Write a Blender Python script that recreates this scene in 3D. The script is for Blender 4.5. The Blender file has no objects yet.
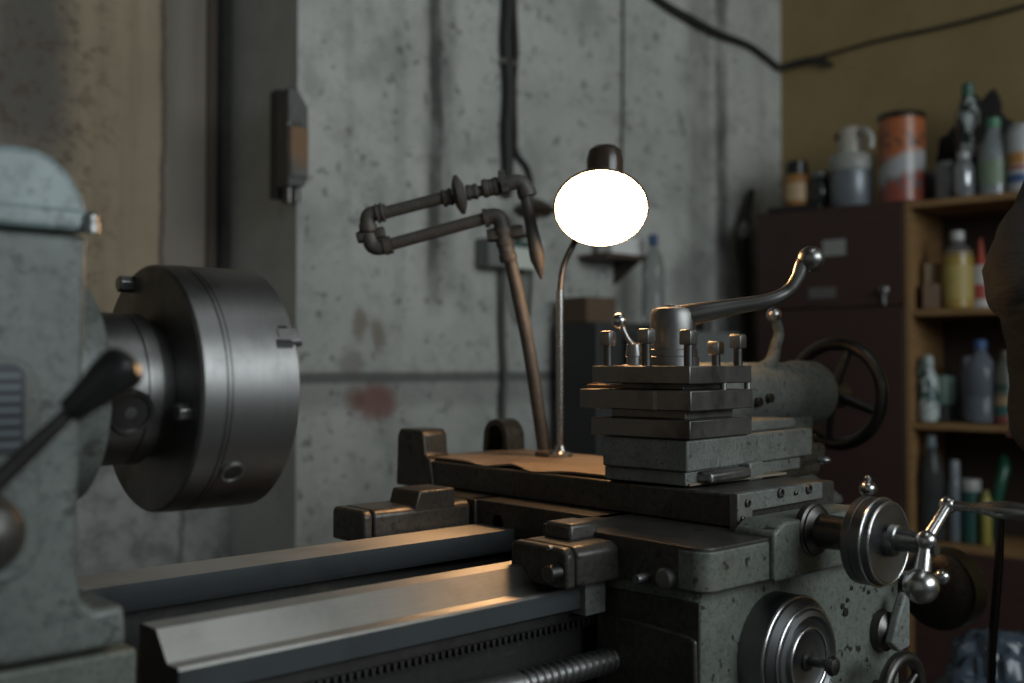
import bpy, bmesh, math, random
from mathutils import Vector, Matrix
random.seed(7)
C = bpy.context.scene.collection
PI = math.pi
E = 1.15                       # eye height above the floor; all z below are written relative to the eye
F_PX = 1050.0
YAW = math.radians(48.0); PITCH = math.atan(22.5/F_PX)
fwd0 = Vector((math.cos(YAW), math.sin(YAW), 0)); RT = Vector((math.sin(YAW), -math.cos(YAW), 0))
FW = fwd0*math.cos(PITCH) + Vector((0,0,1))*math.sin(PITCH)
UP = RT.cross(FW)

def ray(px, py): return FW + RT*((px-512)/F_PX) + UP*((341.5-py)/F_PX)
def P(px, py, X=None, Y=None, Z=None, D=None):
    """a point of the place on a known plane (X, Y or Z constant, or at a distance)"""
    v = ray(px, py)
    t = X/v.x if X is not None else Y/v.y if Y is not None else Z/v.z if Z is not None else D
    return v*t
def PL(px, py, O, n):           # ray with any plane
    v = ray(px, py); return v*(Vector(O).dot(n)/v.dot(n))
V = Vector

# ------------------------------------------------------------------ materials
class N:
    def __init__(s, name):
        s.m = bpy.data.materials.new(name); s.m.use_nodes = True
        s.t = s.m.node_tree; s.b = s.t.nodes['Principled BSDF']
        s.tc = s.t.nodes.new('ShaderNodeTexCoord').outputs['Object']
    def link(s, a, b):
        if isinstance(a, (int, float)): b.default_value = a
        elif isinstance(a, tuple): b.default_value = (*a[:3], 1) if b.type == 'RGBA' else a[:3]
        else: s.t.links.new(a, b)
    def math(s, op, a, b=0.0, clamp=False):
        n = s.t.nodes.new('ShaderNodeMath'); n.operation = op; n.use_clamp = clamp
        s.link(a, n.inputs[0]); s.link(b, n.inputs[1]); return n.outputs[0]
    def noise(s, scale, detail=4, rough=.55, stretch=(1,1,1), off=(0,0,0)):
        mp = s.t.nodes.new('ShaderNodeMapping'); s.t.links.new(s.tc, mp.inputs[0])
        mp.inputs['Scale'].default_value = stretch; mp.inputs['Location'].default_value = off
        n = s.t.nodes.new('ShaderNodeTexNoise'); s.t.links.new(mp.outputs[0], n.inputs['Vector'])
        n.inputs['Scale'].default_value = scale; n.inputs['Detail'].default_value = detail; n.inputs['Roughness'].default_value = rough
        return n.outputs['Fac']
    def step(s, a, lo, hi):      # smooth ramp 0..1 as a goes lo..hi
        n = s.t.nodes.new('ShaderNodeMapRange'); n.interpolation_type = 'SMOOTHSTEP'
        s.link(a, n.inputs[0]); n.inputs[1].default_value = lo; n.inputs[2].default_value = hi
        return n.outputs[0]
    def mix(s, f, a, b):
        n = s.t.nodes.new('ShaderNodeMix'); n.data_type = 'RGBA'
        s.link(f, n.inputs[0]); s.link(a, n.inputs[6]); s.link(b, n.inputs[7]); return n.outputs[2]
    def xyz(s):
        n = s.t.nodes.new('ShaderNodeSeparateXYZ'); s.t.links.new(s.tc, n.inputs[0]); return n.outputs
    def band(s, v, c, w, wob=None, amt=0):
        if wob is not None: v = s.math('ADD', v, s.math('MULTIPLY', s.math('SUBTRACT', wob, .5), amt))
        return s.step(s.math('ABSOLUTE', s.math('SUBTRACT', v, c)), w, w*.35)
    def bump(s, h, strength=.3, dist=.002):
        n = s.t.nodes.new('ShaderNodeBump'); n.inputs['Strength'].default_value = strength; n.inputs['Distance'].default_value = dist
        s.link(h, n.inputs['Height']); s.t.links.new(n.outputs[0], s.b.inputs['Normal'])
    def out(s, col=None, rough=None, metal=None):
        if col is not None: s.link(col, s.b.inputs['Base Color'])
        if rough is not None: s.link(rough, s.b.inputs['Roughness'])
        if metal is not None: s.link(metal, s.b.inputs['Metallic'])
        return s.m

def painted(name, base, chip=(.03,.028,.025), amt=.5, rough=.45, sc=9, worn=(.12,.09,.06), met=0.0):
    n = N(name)
    big = n.noise(sc, 5, .65); fine = n.noise(sc*9, 4, .7); spot = n.noise(sc*4.5, 3, .5, off=(3,1,2))
    c = n.mix(n.step(big, .35, .7), base, tuple(x*.68 for x in base))
    c = n.mix(n.math('MULTIPLY', n.step(fine, .45, .68), .65), c, tuple(x*.42 for x in base))
    grit = n.noise(sc*22, 3, .6, off=(1,9,4)); c = n.mix(n.math('MULTIPLY', n.step(grit, .60, .68), min(amt,.8)), c, chip)
    c = n.mix(n.math('MULTIPLY', n.step(n.noise(sc*6, 3, .6, (1,1,.25), off=(8,2,1)), .6, .72), .35), c, tuple(min(1,x*1.45) for x in base))
    c = n.mix(n.math('MULTIPLY', n.step(spot, .62, .7), amt), c, chip)
    c = n.mix(n.math('MULTIPLY', n.step(n.noise(sc*.7, 4, .6, off=(7,7,7)), .58, .75), .5), c, worn)
    n.bump(n.math('ADD', fine, n.step(spot, .62, .7)), .25, .001)
    return n.out(c, n.math('ADD', rough-.1, n.math('MULTIPLY', big, .25)), met)

def metal(name, base, rough=.35, stretch=(1,1,1), sc=60, dirt=.4, met=1.0, dirtc=(.02,.016,.012)):
    n = N(name)
    f = n.noise(sc, 4, .6, stretch); big = n.noise(7, 5, .65)
    c = n.mix(n.math('MULTIPLY', f, .5), base, tuple(x*.6 for x in base))
    c = n.mix(n.math('MULTIPLY', n.step(big, .45, .75), dirt), c, dirtc)
    n.bump(f, .12, .0005)
    return n.out(c, n.math('ADD', rough-.08, n.math('MULTIPLY', f, .2)), met)

def plain(name, col, rough=.5, met=0, var=.35, sc=25, coat=0):
    n = N(name)
    c = n.mix(n.math('MULTIPLY', n.noise(sc, 4, .6), var), col, tuple(x*.45 for x in col))
    if coat: n.b.inputs['Coat Weight'].default_value = coat
    return n.out(c, rough, met)

def clear(name, col, rough=.12, alpha=.35):
    n = N(name); n.b.inputs['Transmission Weight'].default_value = .75
    n.b.inputs['IOR'].default_value = 1.25
    return n.out(n.mix(n.math('MULTIPLY', n.noise(20, 3), .4), col, tuple(x*.6 for x in col)), rough)

M = {}
M['head'] = painted('grey_green_machine_paint', (.145,.163,.15), amt=.6, rough=.42, sc=9)
M['cover'] = painted('blue_grey_cover_paint', (.25,.305,.31), amt=.4, rough=.36, sc=9)
M['apron'] = painted('chipped_apron_paint', (.15,.165,.14), chip=(.012,.011,.009), amt=.9, rough=.42, sc=14)
M['sump'] = painted('black_oily_iron', (.022,.021,.019), rough=.5, sc=10)
M['cast'] = painted('oily_dark_casting', (.095,.088,.078), chip=(.02,.016,.012), amt=.6, rough=.36, met=.55, sc=12, worn=(.05,.035,.022))
M['tail'] = painted('tailstock_paint', (.21,.225,.205), amt=.7, rough=.5, sc=12)
M['way'] = metal('ground_way_steel', (.345,.335,.31), .40, (.6,14,14), 40, .3, met=.9)
_t = M['way'].node_tree; _b = _t.nodes['Principled BSDF']; _b.inputs['Anisotropic'].default_value = .85
_c = _t.nodes.new('ShaderNodeCombineXYZ'); _c.inputs[1].default_value = 1.0; _t.links.new(_c.outputs[0], _b.inputs['Tangent'])
M['chuck'] = metal('turned_chuck_steel', (.25,.245,.24), .42, (60,1.5,1.5), 14, .55)
M['steel'] = metal('worn_steel', (.38,.375,.37), .38, sc=90, dirt=.7)
M['dsteel'] = metal('dark_oiled_steel', (.13,.125,.12), .38, sc=70, dirt=.6)
M['dial'] = metal('dark_turned_dial', (.22,.225,.23), .36, (1,30,1), 30, .5)
M['bright'] = metal('polished_steel', (.55,.54,.53), .24, sc=40, dirt=.15)
M['worn'] = metal('worn_dull_steel', (.27,.265,.255), .42, sc=45, dirt=.75)
M['satin'] = metal('satin_worn_steel', (.33,.325,.31), .33, sc=50, dirt=.35)
M['black'] = plain('black_plastic', (.012,.012,.012), .3, var=.2)
M['board'] = metal('worn_brown_top', (.285,.225,.165), .5, (4,1,1), 24, .5, met=.15, dirtc=(.06,.04,.025))
M['compound'] = painted('worn_slide_iron', (.17,.18,.165), chip=(.03,.03,.025), amt=.8, rough=.42, sc=22)
M['pipe'] = painted('rusty_pipe_iron', (.10,.09,.078), chip=(.07,.045,.028), amt=.7, rough=.5, sc=35, worn=(.11,.085,.06))
M['conduit'] = plain('dark_cable_sheath', (.025,.024,.022), .6)
M['wire'] = plain('thin_grey_wire', (.05,.05,.048), .6)
M['wood'] = None

def wall_mat():
    n = N('stained_grey_plaster'); x, y, z = n.xyz()
    big = n.noise(1.3, 6, .62); mid = n.noise(6, 5, .65, off=(4,0,2)); fine = n.noise(42, 4, .7)
    vert = n.noise(5, 5, .65, (1,1,.13), off=(2,0,1))
    c = n.mix(n.step(big, .32, .68), (.57,.57,.525), (.43,.435,.405))
    c = n.mix(n.math('MULTIPLY', n.step(mid, .46, .70), .55), c, (.26,.27,.255))
    c = n.mix(n.math('MULTIPLY', n.step(vert, .52, .78), .5), c, (.22,.225,.21))
    c = n.mix(n.math('MULTIPLY', n.step(n.noise(15, 5, .7, off=(9,1,3)), .52, .70), .38), c, (.24,.245,.23))
    c = n.mix(n.math('MULTIPLY', n.step(fine, .57, .72), .5), c, (.17,.175,.165))
    c = n.mix(n.math('MULTIPLY', n.step(n.noise(24, 3, .6, off=(5,5,5)), .61, .67), .6), c, (.10,.10,.095))
    # vertical dirt streaks of the panel joints
    def streak(px, w, a, zlo, c, col=(.045,.043,.04), amt=.06):
        X = P(px, 300, Y=WALL_Y).x
        f = n.band(x, X, w, n.noise(3, 5, .7, (1,1,.6), off=(px,0,0)), amt)
        f = n.math('MULTIPLY', f, n.step(z, zlo-.15, zlo+.15)); f = n.math('MULTIPLY', f, n.step(n.noise(4, 4, .7, (1,1,.5), off=(px,3,0)), .25, .6))
        return n.mix(n.math('MULTIPLY', f, a), c, col)
    c = streak(434, .035, .85, .26+E, c); c = streak(440, .08, .5, .2+E, c); c = streak(400, .03, .2, .1+E, c)
    c = streak(722, .055, .85, -.2+E, c, (.07,.07,.065)); c = streak(700, .10, .45, -.1+E, c, (.09,.09,.08)); c = streak(348, .02, .15, .3+E, c)
    # horizontal joint
    zj = P(420, 377, Y=WALL_Y).z + E
    f = n.band(z, zj, .022, n.noise(5, 3), .012)
    c = n.mix(n.math('MULTIPLY', f, .75), c, (.06,.06,.058))
    f = n.band(z, zj-.04, .07, n.noise(3, 3), .06); c = n.mix(n.math('MULTIPLY', f, .35), c, (.1,.1,.1))
    # brown and red stains
    def blot(px, py, r, c, col, a, sx=1.0):
        p = P(px, py, Y=WALL_Y)
        dx = n.math('MULTIPLY', n.math('SUBTRACT', x, p.x), 1/sx); dz = n.math('SUBTRACT', z, p.z+E)
        d = n.math('SQRT', n.math('ADD', n.math('MULTIPLY', dx, dx), n.math('MULTIPLY', dz, dz)))
        d = n.math('ADD', d, n.math('MULTIPLY', n.math('SUBTRACT', n.noise(9, 4, .7, off=(px, 0, py)), .5), r*1.3))
        return n.mix(n.math('MULTIPLY', n.step(d, r, r*.35), a), c, col)
    c = blot(376, 404, .075, c, (.20,.06,.045), .75, 1.5); c = blot(355, 398, .05, c, (.17,.075,.05), .6)
    c = blot(360, 325, .07, c, (.17,.11,.07), .65, .5); c = blot(377, 335, .075, c, (.16,.11,.07), .6, .45)
    c = blot(352, 362, .06, c, (.13,.10,.08), .5); c = blot(590, 330, .12, c, (.15,.1,.07), .6)
    c = blot(690, 280, .16, c, (.12,.12,.11), .5); c = blot(748, 250, .16, c, (.06,.06,.055), .7, .6)
    n.bump(n.math('ADD', mid, n.math('MULTIPLY', fine, .5)), .35, .006)
    return n.out(c, .75)

def beige_mat():
    n = N('peeling_beige_paint'); x, y, z = n.xyz()
    big = n.noise(1.6, 6, .65); fine = n.noise(30, 4, .7); vert = n.noise(8, 5, .6, (1,1,.06))
    c = n.mix(n.step(big, .35, .7), (.42,.335,.225), (.34,.265,.175))
    c = n.mix(n.math('MULTIPLY', n.step(vert, .5, .75), .6), c, (.23,.165,.10))
    c = n.mix(n.math('MULTIPLY', n.step(fine, .62, .75), .45), c, (.08,.055,.035))
    X = P(28, 100, Y=NICHE_Y).x
    f = n.band(x, X, .16, n.noise(4, 5, .7), .16); f = n.math('MULTIPLY', f, n.step(z, P(28,150,Y=NICHE_Y).z+E-.15, P(28,120,Y=NICHE_Y).z+E))
    c = n.mix(n.math('MULTIPLY', f, .85), c, (.10,.095,.085))
    f = n.band(x, X, .30, n.noise(10, 5, .7), .3); f = n.math('MULTIPLY', f, n.step(n.noise(22, 3, .7), .5, .62)); c = n.mix(n.math('MULTIPLY', f, .6), c, (.10,.06,.035))
    # the peeled strip on the right has lost its beige coat; its edge is rough
    X1 = P(163, 100, Y=NICHE_Y).x
    xx = n.math('ADD', x, n.math('MULTIPLY', n.math('SUBTRACT', n.noise(5, 5, .7, (1,1,1)), .5), .05))
    c = n.mix(n.step(xx, X1-.004, X1+.004), c, n.mix(n.step(vert, .4, .7), (.25,.215,.175), (.18,.145,.11)))
    c = n.mix(n.math('MULTIPLY', n.band(xx, X1, .012), .7), c, (.07,.045,.03))
    # lower part is bare grey render
    zz = n.math('ADD', z, n.math('MULTIPLY', n.math('SUBTRACT', n.noise(3, 5, .7), .5), .1))
    zl = P(150, 440, Y=NICHE_Y).z + E
    g = n.mix(n.step(n.noise(14, 5, .7), .4, .7), (.46,.46,.44), (.25,.25,.24))
    g = n.mix(n.math('MULTIPLY', n.band(x, P(182, 500, Y=NICHE_Y).x, .012, n.noise(6, 5, .7), .12), .6), g, (.07,.07,.07))
    c = n.mix(n.step(zz, zl, zl-.02), c, g)
    n.bump(n.math('ADD', fine, n.step(xx, X1-.004, X1+.004)), .5, .004)
    return n.out(c, .7)

WALL_Y = 2.56; NICHE_Y = 2.95; END_X = 3.86
M['wall'] = wall_mat(); M['beige'] = beige_mat()
def flatwall(name, a, b, d, rough=.75):
    n = N(name)
    c = n.mix(n.step(n.noise(1.5, 6, .65), .35, .7), a, b)
    c = n.mix(n.math('MULTIPLY', n.step(n.noise(18, 4, .7), .55, .75), .45), c, d)
    n.bump(n.noise(30, 4, .7), .3, .004)
    return n.out(c, rough)
M['end'] = flatwall('ochre_wall_paint', (.36,.26,.12), (.30,.215,.10), (.2,.15,.08))
M['return'] = flatwall('grey_pillar_plaster', (.70,.72,.71), (.50,.52,.51), (.32,.33,.33))
M['floor'] = flatwall('dark_oily_floor', (.06,.05,.045), (.035,.03,.027), (.02,.018,.016), .5)
def woodm(name, a, b):
    n = N(name); g = n.noise(9, 5, .6, (1,1,8)); 
    return n.out(n.mix(n.step(g, .35, .7), a, b), .5)
M['chip'] = woodm('chipboard', (.30,.17,.07), (.22,.12,.05))
M['cabinet'] = woodm('dark_red_brown_laminate', (.055,.026,.02), (.042,.02,.016))

# ------------------------------------------------------------------ mesh builder
class MB:
    def __init__(s): s.bm = bmesh.new()
    def quadloop(s, rings, cap=True, closed=False):
        vs = [[s.bm.verts.new(p) for p in r] for r in rings]
        m = len(vs)
        for i in range(m if closed else m-1):
            a, b = vs[i], vs[(i+1) % m]
            for j in range(len(a)):
                k = (j+1) % len(a); s.bm.faces.new((a[j], a[k], b[k], b[j]))
        if cap and not closed:
            if len(vs[0]) > 2: s.bm.faces.new(vs[0][::-1]); s.bm.faces.new(vs[-1])
        return s
    def box(s, x0, x1, y0, y1, z0, z1, tx=0):
        r0 = [V((x0,y0,z0)),V((x1,y0,z0)),V((x1,y1,z0)),V((x0,y1,z0))]
        r1 = [V((x0+tx,y0+tx,z1)),V((x1-tx,y0+tx,z1)),V((x1-tx,y1-tx,z1)),V((x0+tx,y1-tx,z1))]
        return s.quadloop([r0, r1])
    def obox(s, o, ex, ey, x0, x1, y0, y1, z0, z1):   # box in a turned frame (o corner, ex, ey horizontal unit vectors)
        f = lambda x, y, z: V((o[0]+ex[0]*x+ey[0]*y, o[1]+ex[1]*x+ey[1]*y, z))
        return s.quadloop([[f(x0,y0,z),f(x1,y0,z),f(x1,y1,z),f(x0,y1,z)] for z in (z0, z1)])
    def prism(s, pts, axis, a, b):                     # polygon extruded along an axis; pts are the other two coords in order
        def mk(p, t):
            return V((t,p[0],p[1])) if axis == 'x' else V((p[0],t,p[1])) if axis == 'y' else V((p[0],p[1],t))
        return s.quadloop([[mk(p, a) for p in pts], [mk(p, b) for p in pts]])
    def lathe(s, p, d, prof, n=48):                    # prof: (t along d, r)
        d = V(d).normalized(); p = V(p)
        u = d.orthogonal().normalized(); w = d.cross(u)
        rings = []
        for t, r in prof:
            r = max(r, 1e-5)
            rings.append([p + d*t + (u*math.cos(2*PI*k/n)+w*math.sin(2*PI*k/n))*r for k in range(n)])
        return s.quadloop(rings)
    def cyl(s, a, b, r0, r1=None, n=24):
        a = V(a); b = V(b); L = (b-a).length
        return s.lathe(a, b-a, [(0, r0), (L, r0 if r1 is None else r1)], n)
    def ball(s, c, r, n=24, sz=1):
        return s.lathe(V(c), (0,0,1), [(-r*sz*math.cos(PI*k/12), r*math.sin(PI*k/12)) for k in range(13)], n)
    def tube(s, pts, rad, n=12, smooth=0, flat=1):
        pts = [V(p) for p in pts]
        rad = [rad]*len(pts) if isinstance(rad, (int, float)) else list(rad)
        if smooth:
            q, rr = [], []
            for i in range(len(pts)-1):
                p0 = pts[max(i-1,0)]; p1 = pts[i]; p2 = pts[i+1]; p3 = pts[min(i+2,len(pts)-1)]
                for k in range(smooth):
                    t = k/smooth
                    q.append(.5*((2*p1)+(p2-p0)*t+(2*p0-5*p1+4*p2-p3)*t*t+(3*p1-p0-3*p2+p3)*t**3))
                    rr.append(rad[i]*(1-t)+rad[i+1]*t)
            q.append(pts[-1]); rr.append(rad[-1]); pts, rad = q, rr
        rings = []; u = None
        for i, p in enumerate(pts):
            a = pts[max(i-1,0)]; b = pts[min(i+1,len(pts)-1)]; d = (b-a).normalized()
            if u is None: u = d.orthogonal().normalized()
            u = (u - d*u.dot(d)).normalized(); w = d.cross(u)
            rings.append([p+(u*math.cos(2*PI*k/n)+w*math.sin(2*PI*k/n)*flat)*rad[i] for k in range(n)])
        return s.quadloop(rings)
    def torus(s, c, d, R, r, n=40, m=12):
        d = V(d).normalized(); u = d.orthogonal().normalized(); w = d.cross(u); c = V(c)
        rings = []
        for i in range(n):
            a = 2*PI*i/n; e = u*math.cos(a)+w*math.sin(a)
            rings.append([c+e*(R+r*math.cos(2*PI*k/m))+d*(r*math.sin(2*PI*k/m)) for k in range(m)])
        return s.quadloop(rings, closed=True)
    def build(s, name, mat, parent=None, bevel=0, seg=2, ang=35, sub=0, mats=None):
        bmesh.ops.recalc_face_normals(s.bm, faces=s.bm.faces)
        org = V((0,0,0))
        if parent is not None:
            r = parent
            while r.parent: r = r.parent
            org = r['_org'] if '_org' in r else r.location
            org = V(org)
        bmesh.ops.translate(s.bm, verts=s.bm.verts, vec=V((0,0,E))-org)
        me = bpy.data.meshes.new(name); s.bm.to_mesh(me); s.bm.free()
        me.materials.append(M[mat] if isinstance(mat, str) else mat)
        for p in me.polygons: p.use_smooth = True
        me.set_sharp_from_angle(angle=math.radians(ang))
        o = bpy.data.objects.new(name, me); C.objects.link(o)
        if parent is not None: o.parent = parent
        if bevel:
            b = o.modifiers.new('bevel', 'BEVEL'); b.width = bevel; b.segments = seg; b.limit_method = 'ANGLE'; b.angle_limit = math.radians(30)
            b.harden_normals = False
        if sub:
            q = o.modifiers.new('sub', 'SUBSURF'); q.levels = sub; q.render_levels = sub
        return o

def tag(o, label, cat, group=None):
    o['label'] = label; o['category'] = cat
    if group: o['group'] = group
    return o
def thing(name, label, cat, loc, group=None):
    o = bpy.data.objects.new(name, None); C.objects.link(o); o.empty_display_size = .05
    o.location = V(loc)+V((0,0,E)); return tag(o, label, cat, group)
def struct(name, mb, mat, **k):
    o = mb.build(name, mat, **k); o['kind'] = 'structure'; return o
def lab(o, l): o['label'] = l; return o

# ------------------------------------------------------------------ room
cx_end = END_X
ret_x = P(297, 300, Y=WALL_Y).x
struct('floor', MB().box(-2.2, 4.1, -2.6, 3.3, -E-.1, -E), 'floor')
struct('wall_back', MB().box(ret_x, END_X, WALL_Y, NICHE_Y+.2, -E, 2.1), 'wall')
# return face of the pillar is a separate strip of grey plaster, standing 1 mm proud
struct('trim_1', MB().box(ret_x-.0015, ret_x-.0002, WALL_Y+.001, NICHE_Y-.001, -E, 2.1), 'return')
ZN = P(200,440,Y=NICHE_Y).z
nw = MB(); nw.prism([(-2.1,-E),(ret_x,-E),(ret_x,ZN),(P(214,300,Y=NICHE_Y).x,ZN),(P(214,300,Y=NICHE_Y).x,2.1),(-2.1,2.1)], 'y', NICHE_Y, NICHE_Y+.2); struct('wall_niche', nw, 'beige')
struct('trim_2', MB().box(P(214,300,Y=NICHE_Y).x, ret_x, NICHE_Y+.07, NICHE_Y+.2, ZN, 2.1), plain('dark_gap', (.02,.02,.02), .8))
struct('trim_3', MB().box(P(205,300,Y=NICHE_Y).x, P(214,300,Y=NICHE_Y).x, NICHE_Y-.012, NICHE_Y-.0005, ZN, 2.1), plain('brown_strip', (.085,.055,.04), .6))
struct('wall_end', MB().box(END_X, END_X+.15, -2.6, WALL_Y, -E, 2.1), 'end')
struct('ceiling', MB().box(-2.2, 4.1, -2.6, 3.3, 2.1, 2.2), flatwall('ceiling_plaster', (.16,.16,.15), (.12,.12,.115), (.09,.09,.09)))
struct('wall_left', MB().box(-2.2, -2.1, -2.6, 3.3, -E, 2.1), flatwall('left_wall_plaster', (.5,.5,.47), (.42,.42,.40), (.3,.3,.3)))

# ------------------------------------------------------------------ the lathe
lathe = thing('metal_lathe', 'large old grey-green metalworking lathe with chuck, slideways and carriage', 'lathe', (1.0, 1.1, -E))
HY = .93; HX = P(84, 300, Y=HY).x; AX = 1.10
AZ = -.026
# bed and ways
VX0 = P(154, 628.4, Z=-.25).x; BX1 = 1.74; RXB = P(78, 575, Z=-.25).x-.05
bed = MB()
bed.prism([(.925,-.3025),(1.0,-.3025),(1.0,-.56),(1.215,-.56),(1.215,-.282),(1.255,-.282),(1.255,-.62),(.958,-.62),(.958,-.308),(.925,-.308)], 'x', VX0, BX1)
bed.prism([(1.215,-.282),(1.255,-.282),(1.255,-.5),(1.215,-.5)], 'x', RXB, VX0-.002)
bedo = bed.build('bed', 'sump', lathe, .002)
k = MB(); k.box(-.45, VX0-.03, HY+.004, 1.16, -.62, -.256); k.box(-.45, .30, .90, 1.30, -E, -.62); k.build('bed_base', 'apron', lathe, .004)
k = MB(); k.box(1.3, 1.70, .93, 1.28, -E, -.62); k.build('pedestal', 'cast', lathe, .01)
# a floor between the ways is kept below: front web + back web read as a channel
w = MB(); w.prism([(.964,-.2500),(.939,-.2768),(.934,-.2775),(.916,-.2762),(.914,-.279),(.914,-.302),(1.002,-.302),(1.002,-.2535),(.998,-.2505)], 'x', VX0, BX1-.002)
M['wayside'] = metal('unground_way_flank', (.075,.085,.09), .45, (.6,8,8), 30, .5, met=.5)
def flanks(o):
    o.data.materials.append(M['wayside'])
    for p in o.data.polygons:
        if p.normal.z < .3: p.material_index = 1
    return o
lab(flanks(w.build('front_way', 'way', lathe)), 'bright ground V-shaped front slideway')
RX0 = P(78, 575, Z=-.25).x-.05
w = MB(); w.prism([(1.183,-.250),(1.262,-.250),(1.262,-.283),(1.187,-.283),(1.183,-.275)], 'x', RX0, BX1-.002)
lab(flanks(w.build('rear_way', 'way', lathe)), 'flat ground rear slideway')
# rack, lead screw
w = MB(); pitch = .0094
w.box(.30, 1.0, .932, .950, -.322, -.308)
x = .30
while x < 1.0:
    w.prism([(x,-.321),(x+.0066,-.321),(x+.0045,-.332),(x+.0021,-.332)], 'y', .932, .950); x += pitch
w.build('rack', 'dsteel', lathe)
lsx = P(515, 675, Y=.903).x
lsz = P(560, 661, Y=.903).z-.015
w = MB(); w.cyl((-.2,.903,lsz),(lsx,.903,lsz),.012); w.lathe((lsx-.16,.903,lsz),(1,0,0),[(0,.014),(.005,.018),(.16,.018),(.165,.014)],32)
w.build('feed_shaft', 'steel', lathe)
w = MB(); prof = []; t = 0
while t < .42:
    prof += [(t,.0125),(t+.002,.016),(t+.0055,.016),(t+.0075,.0125)]; t += .0115
w.lathe((lsx,.903,lsz),(1,0,0),prof,32); lab(w.build('lead_screw', 'steel', lathe), 'threaded steel lead screw')
w = MB(); w.cyl((-.2,.893,lsz-.06),(1.0,.893,lsz-.06),.014); w.build('control_shaft', 'dsteel', lathe)

# headstock
hp = [P(px, py, Y=HY) for px, py in ((88,236),(87,300),(82,420),(79,520),(79,575),(82,600))]
prof = [(-.45, hp[0].z)] + [(p.x, p.z) for p in hp]
ft = P(96, 611, Y=HY); fe = P(125, 607, Y=HY); fb = P(127, 645, Y=HY)
prof += [(ft.x, ft.z), (fe.x, fe.z+.002), (fb.x, fb.z), (-.45, fb.z)]
hs = MB(); hs.prism([(p[0],p[1]) for p in prof], 'y', HY, 1.27)
headstock = hs.build('headstock', 'head', lathe, .006, 3)
cp = [(-120,140),(-40,141),(0,144),(30,147),(52,157),(70,176),(82,199),(87,217),(88,228)]
cpts = [P(a, b, Y=HY+.02) for a, b in cp]
cv = MB(); poly = [(-.45, cpts[-1].z)] + [(-.45, cpts[0].z)] + [(p.x, p.z) for p in cpts[1:]] 
cv.prism(poly, 'y', HY+.012, 1.24); cover = cv.build('headstock_cover', 'cover', lathe, .02, 4)
lab(cover, 'rounded blue-grey top cover')
zr = P(60, 226, Y=HY).z
rim = MB(); rim.box(-.45, P(89,226,Y=HY).x, HY-.004, 1.26, zr-.004, zr+.016); rim.build('cover_rim', 'cover', cover, .005, 3)
b = MB(); q = P(91, 226, Y=HY-.006)
b.lathe(q+V((0,0,-.006)), (0,0,1), [(0,.0075),(.008,.0075),(.010,.006),(.015,.006),(.018,.003)], 20); lab(b.build('cover_screw', 'steel', cover), 'brass-tinted screw head')
# front spindle bearing boss
b = MB(); BF = P(72, 388, Y=AX).x; b.lathe((HX-.06, AX, AZ), (1,0,0), [(0,.122),(BF-HX+.04,.117),(BF-HX+.056,.114),(BF-HX+.06,.108),(BF-HX+.06,.05)], 64)
b.build('bearing_boss', 'head', headstock, .002)
# raised front panel with louvres
def rrect(px0, py0, px1, py1, r, Y, n=6):
    a = P(px0, py1, Y=Y); c = P(px1, py0, Y=Y); x0, x1, z0, z1 = a.x, c.x, a.z, c.z; out = []
    for cx, cz, s0 in ((x1-r, z1-r, 0), (x0+r, z1-r, 1), (x0+r, z0+r, 2), (x1-r, z0+r, 3)):
        for k in range(n+1):
            t = PI/2*(s0+k/n); out.append((cx+r*math.cos(t), cz+r*math.sin(t)))
    return out
pn = MB(); pn.prism(rrect(-120,357,39,598,.028,HY), 'y', HY-.007, HY+.002); panel = pn.build('gear_panel', 'head', headstock, .003, 3)
pn = MB(); pn.prism(rrect(-60,364,22,458,.012,HY), 'y', HY-.0095, HY-.006); pl = pn.build('plate', plain('dark_plate',(.035,.04,.05),.4), headstock, .001)
lab(pl, 'dark index plate with pale lines')
for k in range(7):
    a = P(-60, 376+k*12, Y=HY-.01); c = P(20, 376+k*12, Y=HY-.01)
    MB().box(a.x, c.x, HY-.011, HY-.009, a.z-.0018, a.z+.0012).build('plate_line', plain('pale_line',(.16,.19,.21),.4), pl)
# lever
ly = .80
g0 = P(71, 411, Y=ly); g1 = P(131, 360, Y=ly-.012); r0 = P(-14, 492, Y=ly+.02)
lv = MB(); lv.tube([r0, g0], [.0078, .0055], 20); lever = lv.build('speed_lever', 'dsteel', lathe)
d = (g1-g0).normalized()
gr = MB(); L = (g1-g0).length
gr.lathe(g0-d*.003, d, [(0,.0085),(.003,.0105),(L*.3,.0125),(L*.6,.0163),(L*.85,.0185),(L*.98,.0172),(L*1.06,.012),(L*1.1,.004)], 32)
lab(gr.build('grip', 'black', lever), 'black tapered plastic grip')
c = P(-20, 535, Y=ly+.05)
hb = MB(); hb.lathe(c+V((0,.09,0)), (0,-1,0), [(0,.03),(.06,.03),(.075,.034),(.10,.030),(.115,.022),(.122,.008)], 40); hb.build('lever_hub', 'cast', lever)

# chuck
CX0 = P(147, 388, Y=AX).x; CX1 = P(242, 388, Y=AX).x; BF = P(72, 388, Y=AX).x; CR = .1335
ck = MB()
ck.lathe((CX0, AX, AZ), (1,0,0), [(0,.05),(0,CR-.004),(.003,CR-.001),(.024,CR),(.0245,CR-.0015),(.027,CR-.0015),(.0275,CR),(.030,CR),(.0305,CR-.0012),(.032,CR-.0012),(.0325,CR),(CX1-CX0-.004,CR),(CX1-CX0,CR-.006),(CX1-CX0,.03)], 96)
HL = CX0-BF; ck.lathe((BF-.004, AX, AZ), (1,0,0), [(0,.060),(.002,.080),(HL*.6,.080),(HL*.61,.078),(HL*.66,.078),(HL*.67,.080),(HL*.85,.080),(HL*.88,.075),(HL+.008,.073)], 64)
chuck = ck.build('chuck', 'chuck', lathe, ang=28)
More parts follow.
